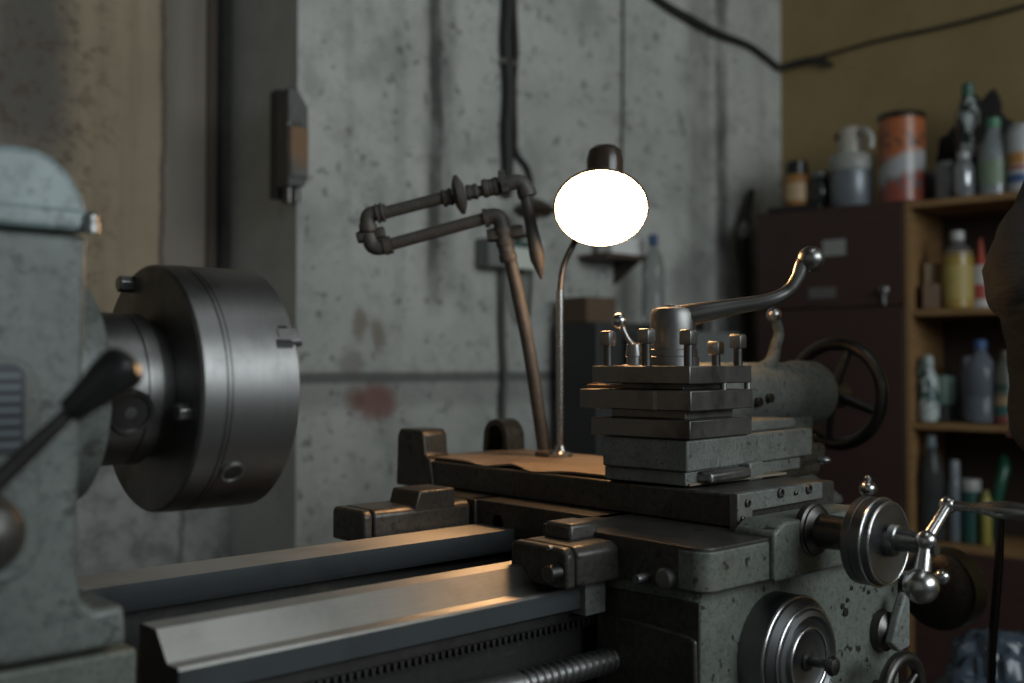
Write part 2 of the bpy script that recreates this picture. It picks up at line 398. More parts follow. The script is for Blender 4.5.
# square key socket with its ring on the chuck's side
def onchuck(px, py, r=CR):
    # point of the chuck's side seen at that pixel
    v = ray(px, py); a = v.y**2+v.z**2; b = -2*(v.y*AX+v.z*AZ); c = AX**2+AZ**2-r*r
    t = (-b-math.sqrt(max(b*b-4*a*c,0)))/(2*a); return v*t
q = onchuck(232, 472); nrm = V((0, q.y-AX, q.z-AZ)).normalized()
s = MB(); s.torus(q+nrm*.0006, nrm, .0115, .0022, 32, 10); s.build('socket_ring', 'steel', chuck)
s = MB(); s.cyl(q-nrm*.004, q+nrm*.0012, .0103, n=24); s.build('key_socket', 'black', chuck)
# jaw slot marks at the front edge
q = onchuck(281, 338); nrm = V((0, q.y-AX, q.z-AZ)).normalized(); tan = V((1,0,0)).cross(nrm)
def chuckpatch(x0, x1, a0, a1, r, h):   # a curved block on the chuck's side
    mb = MB(); n = 5
    A = [a0+(a1-a0)*k/n for k in range(n+1)]
    f = lambda x, a, r: V((x, AX+math.cos(a)*r, AZ+math.sin(a)*r))
    mb.quadloop([[f(x0,a,r-.004), f(x1,a,r-.004), f(x1,a,r+h), f(x0,a,r+h)] for a in A]); return mb
ang = math.atan2(q.z-AZ, q.y-AX)
jaw = chuckpatch(CX1-.020, CX1+.003, ang-.085, ang+.045, CR, .0004).build('jaw', 'chuck', chuck)
for (x0, x1, a0, a1) in ((-.026,-.008,.015,.085),(-.012,.0035,.03,.06),(-.020,-.010,-.105,-.085)):
    chuckpatch(CX1+x0, CX1+x1, ang+a0, ang+a1, CR, .0010).build('jaw_slot', 'black', jaw)
chuckpatch(CX1-.022, CX1-.001, ang-.080, ang-.005, CR, .0011).build('jaw_face', 'satin', jaw)
# cap screws on the back of the chuck
for ya, za, l in ((.046,.114,.013),(-.102,-.022,.012)):
    q = V((CX0, AX+ya, AZ+za))
    b = MB(); b.lathe(q, (-1,0,0), [(-.006,.0095),(l,.0095),(l+.0015,.008),(l+.0015,.004)], 6)
    b.build('bolt', 'steel', chuck, .0008)
q = onchuck(131, 413, .080); pn_ = V((0, q.y-AX, q.z-AZ)).normalized()
s = MB(); s.lathe(q-pn_*.012, pn_, [(0,.0235),(.012,.0235),(.015,.0215),(.0145,.0185),(.0125,.017),(.012,.006),(.008,.005)], 36); s.build('cover_plug', 'dsteel', chuck)

# saddle
SZ = -.213; SX0 = .974; SX1 = 1.43; SY0 = .75
def rounded_xy(x0, x1, y0, y1, r0, r1, n=8):   # rounded at the two near corners
    out = []
    for cx, cy, s0, r in ((x0+r0, y0+r0, 2, r0), (x1-r1, y0+r1, 3, r1)):
        for k in range(n+1):
            t = PI/2*(s0+k/n); out.append((cx+r*math.cos(t), cy+r*math.sin(t)))
    return out + [(x1, y1), (x0, y1)]
sd = MB(); sd.prism(rounded_xy(SX0, SX1, SY0, 1.02, .022, .01), 'z', -.2655, SZ)
sd.box(1.07, 1.40, 1.0, 1.29, -.262, SZ)
sd.box(1.065, SX1, 1.27, 1.47, -.262, SZ)
sd.box(1.085, 1.38, 1.01, 1.165, -.33, -.26)
q = P(505, 522, X=1.085); sd.lathe(q, (-1,0,0), [(-.005,.024),(.010,.023),(.012,.015),(.015,.014)], 32)
saddle = sd.build('saddle', 'cast', lathe, .005, 3)
# raised right-hand block that carries the cross-feed screw
a = P(769, 540, Y=SY0); 
bk = MB(); bx_ = P(866, 540, Y=SY0).x; zt_ = P(795, 519, Y=SY0).z; bk.prism([(a.x,-.2668),(a.x,SZ+.006),(a.x+.022,zt_),(bx_,zt_),(bx_+.01,-.2668)], 'y', SY0-.008, .803)
bk.build('screw_bracket', 'apron', saddle, .004, 3)
bk = MB(); bk.prism(rounded_xy(SX0-.001, a.x-.001, SY0-.0015, .79, .022, .002), 'z', -.264, SZ-.0045)
bk.build('saddle_apron_lip', 'apron', saddle, .003, 3)
# front wiper
wx0 = P(523, 545, Y=.955).x+.006
def wiper(y0, y1, x0, x1, ztop, zb, nub, mat='cast'):
    a = MB(); a.prism([(y0,zb),(y0,ztop-.008),(y0+.008,ztop),(y1-.006,ztop),(y1,ztop-.006),(y1,zb)], 'x', x0, x0+.016); a.build('wiper_cap', mat, saddle, .004, 3)
    a = MB(); a.prism([(y0,zb),(y0,ztop-.008),(y0+.008,ztop),(y1-.006,ztop),(y1,ztop-.006),(y1,zb)], 'x', x0+.018, x1); a.build('wiper_body', mat, saddle, .004, 3)
wiper(.885, .985, wx0, SX0+.03, SZ-.007, -.268, 1)
# cut for the V is covered: nub on top, screw and bolt in front
a = P(581, 521, Y=.93)
MB().box(a.x-.024, a.x+.030, .925, .975, SZ-.009, SZ+.013, .002).build('wiper_lug', 'cast', saddle, .005, 3)
a = P(558, 572, X=wx0)
MB().cyl(a+V((-.018,0,0)), a+V((.004,0,0)), .010, n=20).build('wiper_stud', 'dsteel', saddle, .002)
a = P(550, 548, X=wx0); MB().cyl(a+V((-.003,0,0)), a+V((.002,0,0)), .003, n=12).build('wiper_screw', 'steel', saddle)
a = P(586, 588, Y=.905); c = P(611, 611, Y=.905)
k = MB(); k.box(a.x-.0, a.x+.036, .905, .96, c.z, a.z+.012); lab(k.build('gib_block', 'compound', saddle, .002), 'small worn block under the slide')
RW0 = P(364,520,Y=1.275).x; wiper(1.275, 1.36, RW0, 1.06, P(368,511,Y=1.275).z, -.262, 1)
a0 = P(404, 505, Y=1.30).x
k = MB(); k.prism([(a0,-.225),(a0+.010,P(405,490,Y=1.30).z),(1.03,P(405,490,Y=1.30).z),(1.03,-.225)], 'y', 1.275, 1.345); k.build('wiper_riser', 'cast', saddle, .004, 3)
# oilers on the saddle's left flank
for px, py, r, l in ((668,578,.0125,.010),(648,577,.0065,.022)):
    q = P(px, py, X=SX0); MB().lathe(q, (-1,0,0), [(-.004,r),(l*.8,r),(l,r*.8),(l,r*.4)], 24).build('oiler', 'steel', saddle)

# cross slide with two lugs and worn top
KX0 = 1.123; KX1 = 1.37; KZ = -.167
fx1 = P(818, 490, Y=.82).x
cs = MB(); cs.box(KX0, KX1, .822, 1.55, SZ+.0006, KZ-.002)
cross = cs.build('cross_slide', 'cast', lathe, .003)
gp = MB()
gp.prism([(KX0-.001, KZ),(KX0-.001,P(747,530,Y=.818).z),(KX0+.030,P(768,527,Y=.818).z+.002),(KX0+.032,-.192),(fx1,-.190),(fx1,KZ)], 'y', .812, .826)
gib = gp.build('gib_strip', 'compound', cross, .002)
for px, py, r in ((747,503,.005),(780,493,.0065),(795,493,.003),(808,489,.0065),(742,519,.004)):
    q = P(px, py, Y=.812); MB().lathe(q, (0,-1,0), [(-.003,r),(.003,r),(.0035,r*.7),(.001,r*.5)], 18).build('bolt', 'dsteel', gib)
lg = MB()   # rear left lug, blocky with rounded top
a = P(398, 487, X=KX0); c = P(443, 458, X=KX0); t = P(401, 428, X=KX0).z; y1 = P(399, 430, X=KX0).y; y0 = P(424, 430, X=KX0).y
lg.prism([(y1+.004,-.218),(y1,t-.012),(y1-.008,t),(y0+.006,t),(y0-.002,t-.008),(y0-.006,KZ+.008),(y0-.02,KZ-.001),(y0-.03,-.218)], 'x', KX0-.004, KX0+.05)
lug = lg.build('lug', 'cast', cross, .004, 3)
q = P(409, 437, X=KX0-.004); MB().cyl(q+V((-.0008,0,0)), q+V((.002,0,0)), .007, n=20).build('lug_hole', 'black', lug)
lg = MB(); a = P(483, 450, X=KX1-.05); b_ = P(507, 450, X=KX1-.05); t = P(495, 419, X=KX1-.05).z
ym = (a.y+b_.y)/2; rr = abs(a.y-b_.y)/2
zc_ = t-rr*1.0
arc = [(ym+rr*math.cos(PI*k/12), zc_+rr*math.sin(PI*k/12)) for k in range(13)]
inner = [(ym+rr*.62*math.cos(PI*k/12), zc_+rr*.62*math.sin(PI*k/12)) for k in range(13)]
pts = arc + [(ym-rr*1.06,KZ-.004),(ym-rr*.66,KZ-.004)] + inner[::-1] + [(ym+rr*.66,KZ-.004),(ym+rr*1.06,KZ-.004)]
lg.prism(pts, 'x', KX1-.05, KX1-.005)
lg.box(KX1-.02, KX1-.006, ym-rr*.7, ym+rr*.7, KZ-.004, zc_)
lab(lg.build('arched_lug', 'cast', cross, .002, 2), 'rounded arch lug at the rear')
# worn brown top with a wavy edge
tp = MB(); n = 26; top = []; ys = [.90+(1.495-.90)*k/n for k in range(n+1)]
def edge(y):
    e = KX0+.012
    e -= .010*math.exp(-((y-1.32)/.05)**2) + .012*math.exp(-((y-1.2)/.04)**2) - .006*math.exp(-((y-1.26)/.02)**2)
    return e
def zz(y, u): return KZ+.0012 + (.003*math.exp(-((y-1.26)/.03)**2) - .004*math.exp(-((y-1.32)/.035)**2) - .005*math.exp(-((y-1.2)/.04)**2))*(1-u)**3
rings = []
for y in ys:
    us = [0,.08,.2,.5,1]
    up = [V((edge(y)*(1-u)+(KX1-.004)*u, y, zz(y,u)+.003)) for u in us]
    dn = [V((edge(y)*(1-u)+(KX1-.004)*u, y, zz(y,u))) for u in us[::-1]]
    rings.append(up+dn)
tp.quadloop(rings); lab(tp.build('slide_cover', 'board', cross, ang=50), 'thin worn brown cover with a wavy curled edge')

# compound slide and tool post, turned a few degrees
D0 = 1.41; cor = P(690, 437, D=D0); O = (cor.x, cor.y)
th = math.radians(5.8); eR = (math.cos(th), math.sin(th)); eL = (-math.sin(th), math.cos(th)); S = .166
zy = lambda y: -(y-364)/F_PX*D0
def ob(mb, x0, x1, y0, y1, ya, yb): return mb.obox(O, eR, eL, x0, x1, y0, y1, zy(yb), zy(ya))
cm = MB(); ob(cm, .003, .37, .006, .15, 441, 473); 
comp = cm.build('compound_slide', 'compound', lathe, .003)
cm = MB(); cm.quadloop([[V((O[0]+eR[0]*x+eL[0]*y, O[1]+eR[1]*x+eL[1]*y, z)) for x, y in ((x0,.03),(x0,.14),(.36-x0*0,.14),(.36,.03))] for x0, z in ((.17,zy(441)),(.17,zy(429)))]); cm.build('slide_top', 'compound', comp, .004)
cm = MB(); ob(cm, .008, .34, .012, .15, 473.4, 487.5); cm.build('swivel_base', 'compound', comp, .002)
k = MB(); a = P(711, 478, D=1.37); q = P(760, 478, D=1.44)
ob(k, .035, .145, -.012, .02, 474.5, 486); lab(k.build('clamp_plate', 'steel', comp, .005, 3), 'pale worn clamp plate')
ob(k := MB(), .15, .19, -.006, .03, 470, 490); k.build('clamp_block', 'compound', comp, .003)
ob(k := MB(), .36, .45, .02, .12, 462, 492); ob(k, .17, .43, .02, .15, 474, 500); k.build('slide_end_bracket', 'cast', comp, .008, 3)
bl = MB(); q = P(868, 489, D=1.62); bl.ball(q, .0135); bl.cyl(q+V((0,0,-.03)), q, .006); bl.lathe(q+V((0,0,.010)), (0,0,1), [(0,.0065),(.008,.006),(.011,.003)], 20)
lab(bl.build('knob', 'bright', comp), 'polished ball knob')
q = P(824, 460, D=1.66); MB().ball(q, .011, sz=.6).build('cap_nut', 'steel', comp)
# tool post
tp = MB()
ob(tp, 0, S*1.0, 0, S, 366, 384.3)
toolpost = tp.build('tool_post', 'worn', lathe, .0015)
k = MB(); ob(k, .03, S-.03, .03, S-.03, 384.3, 391); ob(k, -.004, S-.004, -.004, S+.02, 391, 411.5); 
k.build('tool_block', 'worn', toolpost, .0015)
k = MB(); ob(k, .02, S-.02, .02, S-.02, 411.5, 421); ob(k, 0, S, 0, S+.002, 421, 440); k.build('base_plate', 'worn', toolpost, .0015)
k = MB(); ob(k, -.0055,-.003,.05,.056,392,411); k.build('groove', 'steel', toolpost)
k = MB(); ob(k, .03, .05, .12, .200, 386.5, 390.5); lab(k.build('cutting_tool', plain('bronze_tool', (.30,.2,.12), .4, .8), toolpost, .001), 'cutting tool shank poking out')
def tpt(x, y, z): return V((O[0]+eR[0]*x+eL[0]*y, O[1]+eR[1]*x+eL[1]*y, z))
def solve(px, A, d):            # where the view line over this column meets the line A + t d
    v = ray(px, 365); det = v.x*(-d[1]) + v.y*d[0]
    t = (-A[1]*v.x + A[0]*v.y)/(v.x*d[1]-v.y*d[0]); return t
def sqbolt(pt, top, hh, w=.0092, r=.0066):
    b = MB(); b.cyl((pt.x,pt.y,zy(366)-.004),(pt.x,pt.y,top-hh+.001), r, n=16)
    z = zy(366)+.003
    c_ = V((pt.x,pt.y,0))
    b.quadloop([[c_+V((eR[0]*a+eL[0]*q_, eR[1]*a+eL[1]*q_, zz_)) for a, q_ in ((-w*s_,-w*s_),(w*s_,-w*s_),(w*s_,w*s_),(-w*s_,w*s_))] for zz_, s_ in ((top-hh,.92),(top-hh+.002,1),(top-.003,1),(top,.8))])
    o = b.build('clamp_bolt', 'steel', toolpost, .001, 2); o.data.materials.append(M['dsteel'])
    for p in o.data.polygons:
        if len(p.vertices) != 4 or (p.center.z-(top-hh+E-toolpost.parent.location.z)) < -.0005: p.material_index = 1
    for p in o.data.polygons:
        if p.center.z > top-hh+E-toolpost.parent.location.z+.001: p.material_index = 0
    return o
inset = .017
A1 = tpt(inset, 0, 0)
for px, yt in ((607.8,331),(646.5,328.5)):
    t = solve(px, (A1.x, A1.y), eL); p = tpt(inset, t, 0); dd = p.dot(FW)
    sqbolt(p, (364-yt)/F_PX*dd, .021)
A2 = tpt(0, inset, 0)
for px, yt in ((688.5,329.5),(738,334)):
    t = solve(px, (A2.x, A2.y), eR); p = tpt(t, inset, 0); dd = p.dot(FW)
    sqbolt(p, (364-yt)/F_PX*dd, .021)
A3 = tpt(0, inset+.035, 0); t = solve(716, (A3.x, A3.y), eR); p = tpt(t, inset+.035, 0); sqbolt(p, (364-341)/F_PX*p.dot(FW), .020)
A4 = tpt(0, S-.05, 0); t = solve(703, (A4.x, A4.y), eR); p = tpt(min(t,S-.01), S-.05, 0); sqbolt(p, (364-344)/F_PX*p.dot(FW), .018)
# centre boss, lever
ctr = tpt(S*.5, S*.5, 0); d0 = ctr.dot(FW); sc = d0/F_PX
ctr = P(673, 364, D=d0); ctr.z = 0
h = lambda y: (364-y)*sc
bs = MB(); bs.lathe((ctr.x,ctr.y,0), (0,0,1), [(h(368),26*sc),(h(357),26*sc),(h(356),24.5*sc),(h(350),24.5*sc),(h(349),23.5*sc),(h(330),23*sc),(h(314),22.5*sc),(h(309),20*sc),(h(307.5),12*sc),(h(307),8*sc),(h(305.5),8*sc),(h(305),3*sc)], 48)
bs.build('centre_boss', 'worn', toolpost)
DL = 1.50
pts = [P(x_, y_, D=D_) for x_, y_, D_ in ((672,319,d0),(700,313,d0-.01),(735,306.5,DL+.01),(768,300.5,DL),(788,291,DL),(798,277,DL),(803,264,DL),(811,259,DL))]
lv = MB(); lv.tube(pts, [r_*sc for r_ in (13,10.5,8,6.8,6.4,6.8,7.5,8)], 20, 6)
tl = lv.build('clamping_lever', 'satin', toolpost); lab(tl, 'long curved steel lever with a ball end')
MB().ball(P(811, 259, D=DL), 13.2*DL/F_PX, 32).build('ball_knob', 'satin', tl)
# small index lever behind
q0 = P(634, 348, D=1.53); q1 = P(619, 321, D=1.53)
lv = MB(); lv.lathe(q0+V((0,0,-.035)), (0,0,1), [(0,.017),(.01,.017),(.011,.011),(.022,.011),(.0225,.0125),(.026,.0125),(.04,.0105),(.042,.008)], 28)
lv.tube([P(638,347,D=1.53), P(631,343,D=1.53), P(626,336,D=1.53), P(621,325,D=1.53)], [.004,.004,.0042,.005], 12, 5)
il = lv.build('index_lever', 'steel', toolpost); MB().ball(q1, .0115).build('ball_knob', 'bright', il)
# tool tip bolts below the slab
for px in (716, 740):
    t = solve(px, (A2.x, A2.y), eR); p = tpt(t, inset*.3, 0); MB().cyl((p.x,p.y,zy(397)),(p.x,p.y,zy(383)),.005,n=12).build('screw_tip','steel',toolpost)

# apron
AY = .775; apx0 = P(598, 620, Y=.94).x; apx1 = P(901, 620, Y=AY).x
ap = MB(); ap.prism(rounded_xy(SX0+.012, apx1, AY, .93, .02, .012), 'z', -.66, -.2665)
apron = ap.build('apron', 'apron', lathe, .004, 3)
def yzpt(px, py, X): q = P(px, py, X=X); return (q.y, q.z)
AXL = SX0+.012
pn = MB(); pn.prism([yzpt(600,612,AXL), yzpt(628,617,AXL), yzpt(690,635,AXL), yzpt(698,641,AXL), yzpt(700,740,AXL), yzpt(600,720,AXL)], 'x', AXL-.006, AXL+.002)
pn.build('side_cover', 'cast', apron, .003, 3)
MB().prism([yzpt(597,585,AXL), yzpt(700,603,AXL), yzpt(700,745,AXL), yzpt(597,720,AXL)], 'x', AXL-.0015, AXL+.002).build('side_face', 'cast', apron, .001)
for px, py, r in ((842,606,.004),(847,600,.003),(851,588,.003),(868,592,.003),(845,612,.006)):
    q = P(px, py, Y=AY); MB().lathe(q, (0,-1,0), [(-.002,r),(.002,r),(.0022,r*.6)], 14).build('screw', 'dsteel', apron)
# apron handwheel (dial)
c = P(773, 652, Y=AY); R = .0765
dw = MB(); dw.lathe(c+V((0,0,0)), (0,-1,0), [(-.004,R),(.034,R),(.036,R-.001),(.0362,R-.004),(.040,R-.004),(.047,R-.010),(.0475,R-.014),(.052,R-.016),(.054,R-.022),(.050,R-.026),(.048,R-.034),(.051,R-.036),(.052,R-.040),(.050,R-.045),(.049,.01)], 72)
dial = dw.build('carriage_handwheel', 'dial', apron, ang=25)
for t_, r_ in ((.0362,R-.0012),(.0485,R-.0125),(.0525,R-.037)):
    MB().torus(c+V((0,-t_,0)), (0,1,0), r_, .0020, 72, 10).build('bright_rim', 'bright', dial)
kn = MB(); kn.lathe(c+V((0,-.048,0)), (0,-1,0), [(0,.013),(.004,.013),(.005,.006),(.030,.0055),(.032,.011),(.036,.0125),(.041,.010),(.043,.004)], 32); kn.build('knob', 'dsteel', dial)
# cross feed dial, shaft and crank
xs = P(815, 540, Y=.741).x; zs = P(873, 541, X=xs).z; 
fl = MB(); fl.lathe((xs,.745,zs+.004), (0,-1,0), [(-.005,.034),(.004,.034),(.006,.031),(.009,.031),(.011,.028),(.014,.022),(.10,.019)], 48); fl.build('feed_bearing', 'dsteel', lathe)
def ydist(px, Xc): return P(px, 540, X=Xc).y
yb = ydist(862, xs); yf = ydist(889, xs)
L = yb-yf; R = .0535
dd_ = MB(); dd_.lathe((xs,yb,zs), (0,-1,0), [(0,R*.6),(0,R-.002),(.002,R),(L*.32,R),(L*.33,R-.0008),(L*.36,R-.0008),(L*.37,R),(L*.72,R-.0005),(L*.735,R-.0025),(L*.79,R-.0025),(L*.97,R-.004),(L,R-.007),(L-.001,R-.014),(L-.002,.016),(L+.004,.016),(L+.010,.014),(L+.011,.008),(L+.06,.0075)], 72)
fd = dd_.build('cross_feed_dial', 'dial', lathe, ang=25)
for t_, r_ in ((L*.73,R-.0004),(L*.985,R-.0045)):
    MB().torus((xs,yb-t_,zs), (0,1,0), r_, .0016, 72, 10).build('bright_rim', 'bright', fd)
yh = ydist(927, xs)
hubc = V((xs, yh, zs)); b0 = P(921, 586, Y=yh); b1 = P(948, 505, Y=yh)
hubc = P(926, 541, Y=yh)
cr = MB(); cr.tube([b1, hubc, b0], [.0062,.0072,.0112], 20)
cr.ball(hubc, .0125); cr.lathe((xs,yf-.004,hubc.z), (0,-1,0), [(0,.0145),(.008,.0145),(.009,.012),(.02,.0115),(.03,.0085),(yf-yh,.008)], 28)
crank = cr.build('cross_feed_crank', 'bright', lathe); lab(crank, 'polished steel ball crank')
MB().ball(b0, .0205, 32).build('large_ball', 'bright', crank)
MB().ball(b1, .0105, 32).build('small_ball', 'bright', crank)
gp = MB(); gd = (P(1030, 513, X=b1.x)-b1).normalized(); GL = .115
gp.lathe(b1+gd*.004, gd, [(0,.0068),(.010,.006),(.022,.0055),(.032,.0062),(.045,.0085),(.058,.0105),(.072,.0112),(.086,.0105),(.100,.0085),(.108,.006),(.112,.003)], 32)
lab(gp.build('handle_grip', 'bright', crank), 'tapered polished grip')
q = P(942, 577, Y=yh+.12); sb = MB(); sb.ball(q, .0115); sb.cyl(q, V((q.x-.03,.78,q.z)), .006); sb.build('knob', 'bright', lathe)
# lower wheel and pointed lever on the apron
c = P(902, 695, Y=AY-.06)
lw = MB(); lw.torus(c, (0,1,0), .050, .0095, 56, 16); lw.lathe(c+V((0,.04,0)), (0,-1,0), [(0,.012),(.03,.013),(.045,.018),(.055,.014)], 28)
for a_ in range(3):
    v_ = V((math.cos(a_*2.09+.5),0,math.sin(a_*2.09+.5))); lw.cyl(c, c+v_*.048, .006, .005, 12)
lw.build('engage_wheel', 'dsteel', apron)
pl_ = MB(); qa = P(888,640,Y=AY-.03); qb = P(906,598,Y=AY-.03); qc = P(913,640,Y=AY-.03)
pl_.prism([(P(x_,y_,Y=AY-.03).x, P(x_,y_,Y=AY-.03).z) for x_, y_ in ((890,644),(896,618),(903,594),(907,592),(908,604),(908,646),(898,652))], 'y', AY-.034, AY-.020)
lab(pl_.build('feed_lever', 'tail', apron, .004, 3), 'pale pointed feed lever')
q = P(880, 630, Y=AY); MB().lathe(q, (0,-1,0), [(-.002,.03),(.012,.028),(.018,.02),(.024,.012)], 32).build('lever_boss', 'dsteel', apron)
q = P(936, 590, X=1.78); MB().lathe(q, (-1,0.05,0), [(-.05,.07),(.0,.07),(.01,.06),(.02,.03)], 48).build('screw_end_bearing', 'cast', lathe, .004)
w = MB(); w.cyl((1.4,.903,lsz),(1.9,.903,lsz),.016); w.build('feed_shaft', 'dsteel', lathe)

# tailstock
TZ = P(800, 393, Y=AX).z; tx0 = P(700, 393, Y=AX).x; tx1 = P(812, 393, Y=AX).x
ts = MB(); tr = 30/F_PX*2.0
ts.lathe((tx0, AX, TZ), (1,0,0), [(0,tr*.9),(.01,tr),(tx1-tx0-.07,tr),(tx1-tx0-.06,tr*1.07),(tx1-tx0-.005,tr*1.05),(tx1-tx0,tr*.9),(tx1-tx0+.015,tr*.5),(tx1-tx0+.08,tr*.35)], 48)
ts.prism([(1.06,TZ-.03),(1.06,-.2),(1.0,-.235),(1.0,-.249),(1.25,-.249),(1.25,-.235),(1.17,-.2),(1.14,TZ-.03)], 'x', tx0+.12, tx1-.06)
tail = ts.build('tailstock', 'tail', lathe, .004)
wc = P(836, 394, Y=AX); WR = 50/F_PX*wc.dot(FW)
hw = MB(); hw.torus(wc, (1,0,0), WR, .0125, 64, 14)
hw.lathe(wc+V((-.03,0,0)), (1,0,0), [(0,.026),(.04,.028),(.05,.02)], 28)
for a_ in (.35, 1.9, 3.5, 4.9):
    v_ = V((0,math.cos(a_),math.sin(a_))); hw.tube([wc+V((-.012,0,0)), wc+v_*WR], [.012,.008], 14)
lab(hw.build('tailstock_handwheel', 'dsteel', tail), 'spoked round handwheel')
q = P(761, 366, Y=AX-.02)
lv = MB(); lv.tube([P(758,372,Y=AX-.02),P(771,362,Y=AX-.02),P(776,345,Y=AX-.02),P(779,333,Y=AX-.02),P(775,318,Y=AX-.02)], [.014,.012,.010,.009,.008], 16, 5)
tlv = lv.build('quill_lever', 'tail', tail); MB().ball(P(774,315,Y=AX-.02), .0135).build('ball_knob', 'bright', tlv)
for px, py in ((757,402),(768,398)):
    q = P(px, py, Y=AX-tr); MB().cyl(q+V((0,.01,0)), q+V((0,-.008,0)), .008, n=16).build('bolt', 'dsteel', tail)

# ------------------------------------------------------------------ work lamp
base = P(560, 457, Z=KZ+.004)
lamp = thing('work_lamp', 'glowing work lamp with a round shade on a bent stand behind the tool post', 'lamp', base)
LC = P(601, 209, D=1.78)
st = MB(); st.lathe(base, (0,0,1), [(0,.022),(.006,.022),(.010,.012),(.02,.0085)], 28)
nt = P(561, 290, D=base.dot(FW)); st.cyl(base, (base.x,base.y,nt.z), .0068, n=18); 
lab(st.build('stand', 'bright', lamp), 'bright steel stand tube')
back = (LC.normalized()*1.0); nrm = (-(LC.normalized())*math.cos(math.radians(35)) + V((0,0,-1))*math.sin(math.radians(35))).normalized()
tl_ = math.radians(44); nrm = (-V((LC.x,LC.y,0)).normalized()*math.cos(tl_) - V((0,0,1))*math.sin(tl_)).normalized()
RS = 47/F_PX*LC.dot(FW)
nk = MB(); j = LC - nrm*.075
nk.tube([V((base.x,base.y,nt.z-.01)), P(563,268,D=1.86), P(573,245,D=1.86), P(590,215,D=1.87), P(601,190,D=1.87), j], .0055, 14, 6)
nk.build('gooseneck', 'dsteel', lamp)
sh = MB()
pf = [(0,RS),(-.003,RS+.001),(-.012,RS*.93),(-.026,RS*.72),(-.040,RS*.50),(-.055,RS*.36),(-.095,RS*.33),(-.106,RS*.28),(-.112,RS*.15),(-.113,.004)]
inn = [(-.108,.004),(-.10,RS*.25),(-.092,RS*.29),(-.055,RS*.32),(-.038,RS*.46),(-.024,RS*.68),(-.0125,RS*.88),(0,RS-.002)]
# housing at the back leans upwards, as in the photo
u = nrm.orthogonal().normalized(); w_ = nrm.cross(u); rings = []
for t, r in pf+inn:
    rings.append([LC+nrm*t+(u*math.cos(2*PI*k/56)+w_*math.sin(2*PI*k/56))*r for k in range(56)])
sh.quadloop(rings, closed=True)
shade = sh.build('lamp_shade', plain('brown_enamel', (.05,.035,.026), .28, var=.2), lamp)
hs_ = MB(); hb_ = LC - nrm*.085; tip = P(606, 146, D=1.86); hs_.lathe(P(605,185,D=1.86), V((0,0,1)), [(0,18*1.86/F_PX),(.045,18.5*1.86/F_PX),(.062,16*1.86/F_PX),(.069,11*1.86/F_PX),(.071,.002)], 40)
hs_.build('socket_housing', plain('brown_bakelite', (.045,.03,.022), .22, var=.2), lamp)
em = N('lamp_glow'); em.b.inputs['Base Color'].default_value = (0,0,0,1)
em.b.inputs['Emission Color'].default_value = (1,.56,.25,1); em.b.inputs['Emission Strength'].default_value = 46
di = MB(); di.lathe(LC, nrm, [(-.012,.002),(-.010,RS*.5),(-.004,RS*.965),(.001,RS*.965),(.006,RS*.8),(.012,RS*.4),(.013,.002)], 56)
lab(di.build('diffuser', em.m, lamp), 'glowing white glass diffuser')

# ------------------------------------------------------------------ coolant pipe arm
pb = P(545, 456, Z=KZ+.004)
arm = thing('jointed_pipe_arm', 'jointed rusty coolant pipe with valve and pointed nozzle, in front of the grey wall', 'pipe', pb)
PD = pb.dot(FW)
pp = lambda x, y, d=0: P(x, y, D=PD+d)
u1 = PD/F_PX
pd = MB(); pd.tube([pb, pp(530,355), pp(519,300), pp(511,262)], 6.6*u1, 16, 4); pd.lathe(pb, (0,0,1), [(0,.02),(.008,.02),(.012,.013)], 6)
pd.build('riser_pipe', 'pipe', arm)
def fitting(a, b, r, n=8, ends=True):
    a, b = V(a), V(b); d = (b-a); L = d.length
    return MB().lathe(a, d, [(0,r*.85),(L*.1,r),(L*.3,r),(L*.35,r*.9),(L*.65,r*.9),(L*.7,r),(L*.9,r),(L,r*.85)], n)
fitting(pp(509,262), pp(504,238), 9*u1, 20).build('pipe_socket', 'pipe', arm)
k = MB(); k.tube([pp(504,240), pp(502,226), pp(500,219), pp(494,216), pp(485,218)], [8*u1,8*u1,8.2*u1,8*u1,8*u1], 18, 3); k.lathe(pp(488,217.5), pp(480,219.5)-pp(488,217.5), [(0,9.6*u1),(.008,9.6*u1)], 20); k.lathe(pp(502,228), pp(504,238)-pp(502,228), [(0,9.8*u1),(.012,9.8*u1)], 20); k.build('elbow', 'pipe', arm)
fitting(pp(487,236), pp(523,231), 7*u1, 6).build('clamp_screw', 'pipe', arm)
k = MB(); k.tube([pp(486,218), pp(392,244)], 6.3*u1, 16); k.build('lower_pipe', 'pipe', arm)
k = MB(); k.tube([pp(390,245), pp(380,247.5), pp(373,246), pp(370,240), pp(369,234)], [7.6*u1,7.8*u1,8*u1,7.8*u1,7.5*u1], 18, 3); k.lathe(pp(384,246.5), pp(393,244)-pp(384,246.5), [(0,9.2*u1),(.014,9.2*u1)], 20); k.build('elbow', 'pipe', arm)
fitting(pp(357,238), pp(385,232), 6.2*u1, 6).build('pivot_bolt', 'pipe', arm)
k = MB(); k.tube([pp(368,232), pp(367.5,222), pp(369,216), pp(374,213.5), pp(386,211.5)], [7.5*u1,7.8*u1,8*u1,7.8*u1,7.6*u1], 18, 3); k.lathe(pp(367.8,224), pp(368.3,234)-pp(367.8,224), [(0,9*u1),(.012,9*u1)], 20); k.build('elbow', 'pipe', arm)
fitting(pp(376,214), pp(384,212), 10*u1, 20).build('collar', 'pipe', arm)
k = MB(); k.tube([pp(384,213), pp(446,197)], 6.3*u1, 16); k.build('upper_pipe', 'pipe', arm)
fitting(pp(442,199), pp(453,196), 9*u1, 8).build('collar', 'pipe', arm)
dv = (pp(480,190)-pp(450,197)).normalized()
fitting(pp(466,193), pp(478,191), 8*u1, 6).build('collar', 'pipe', arm)
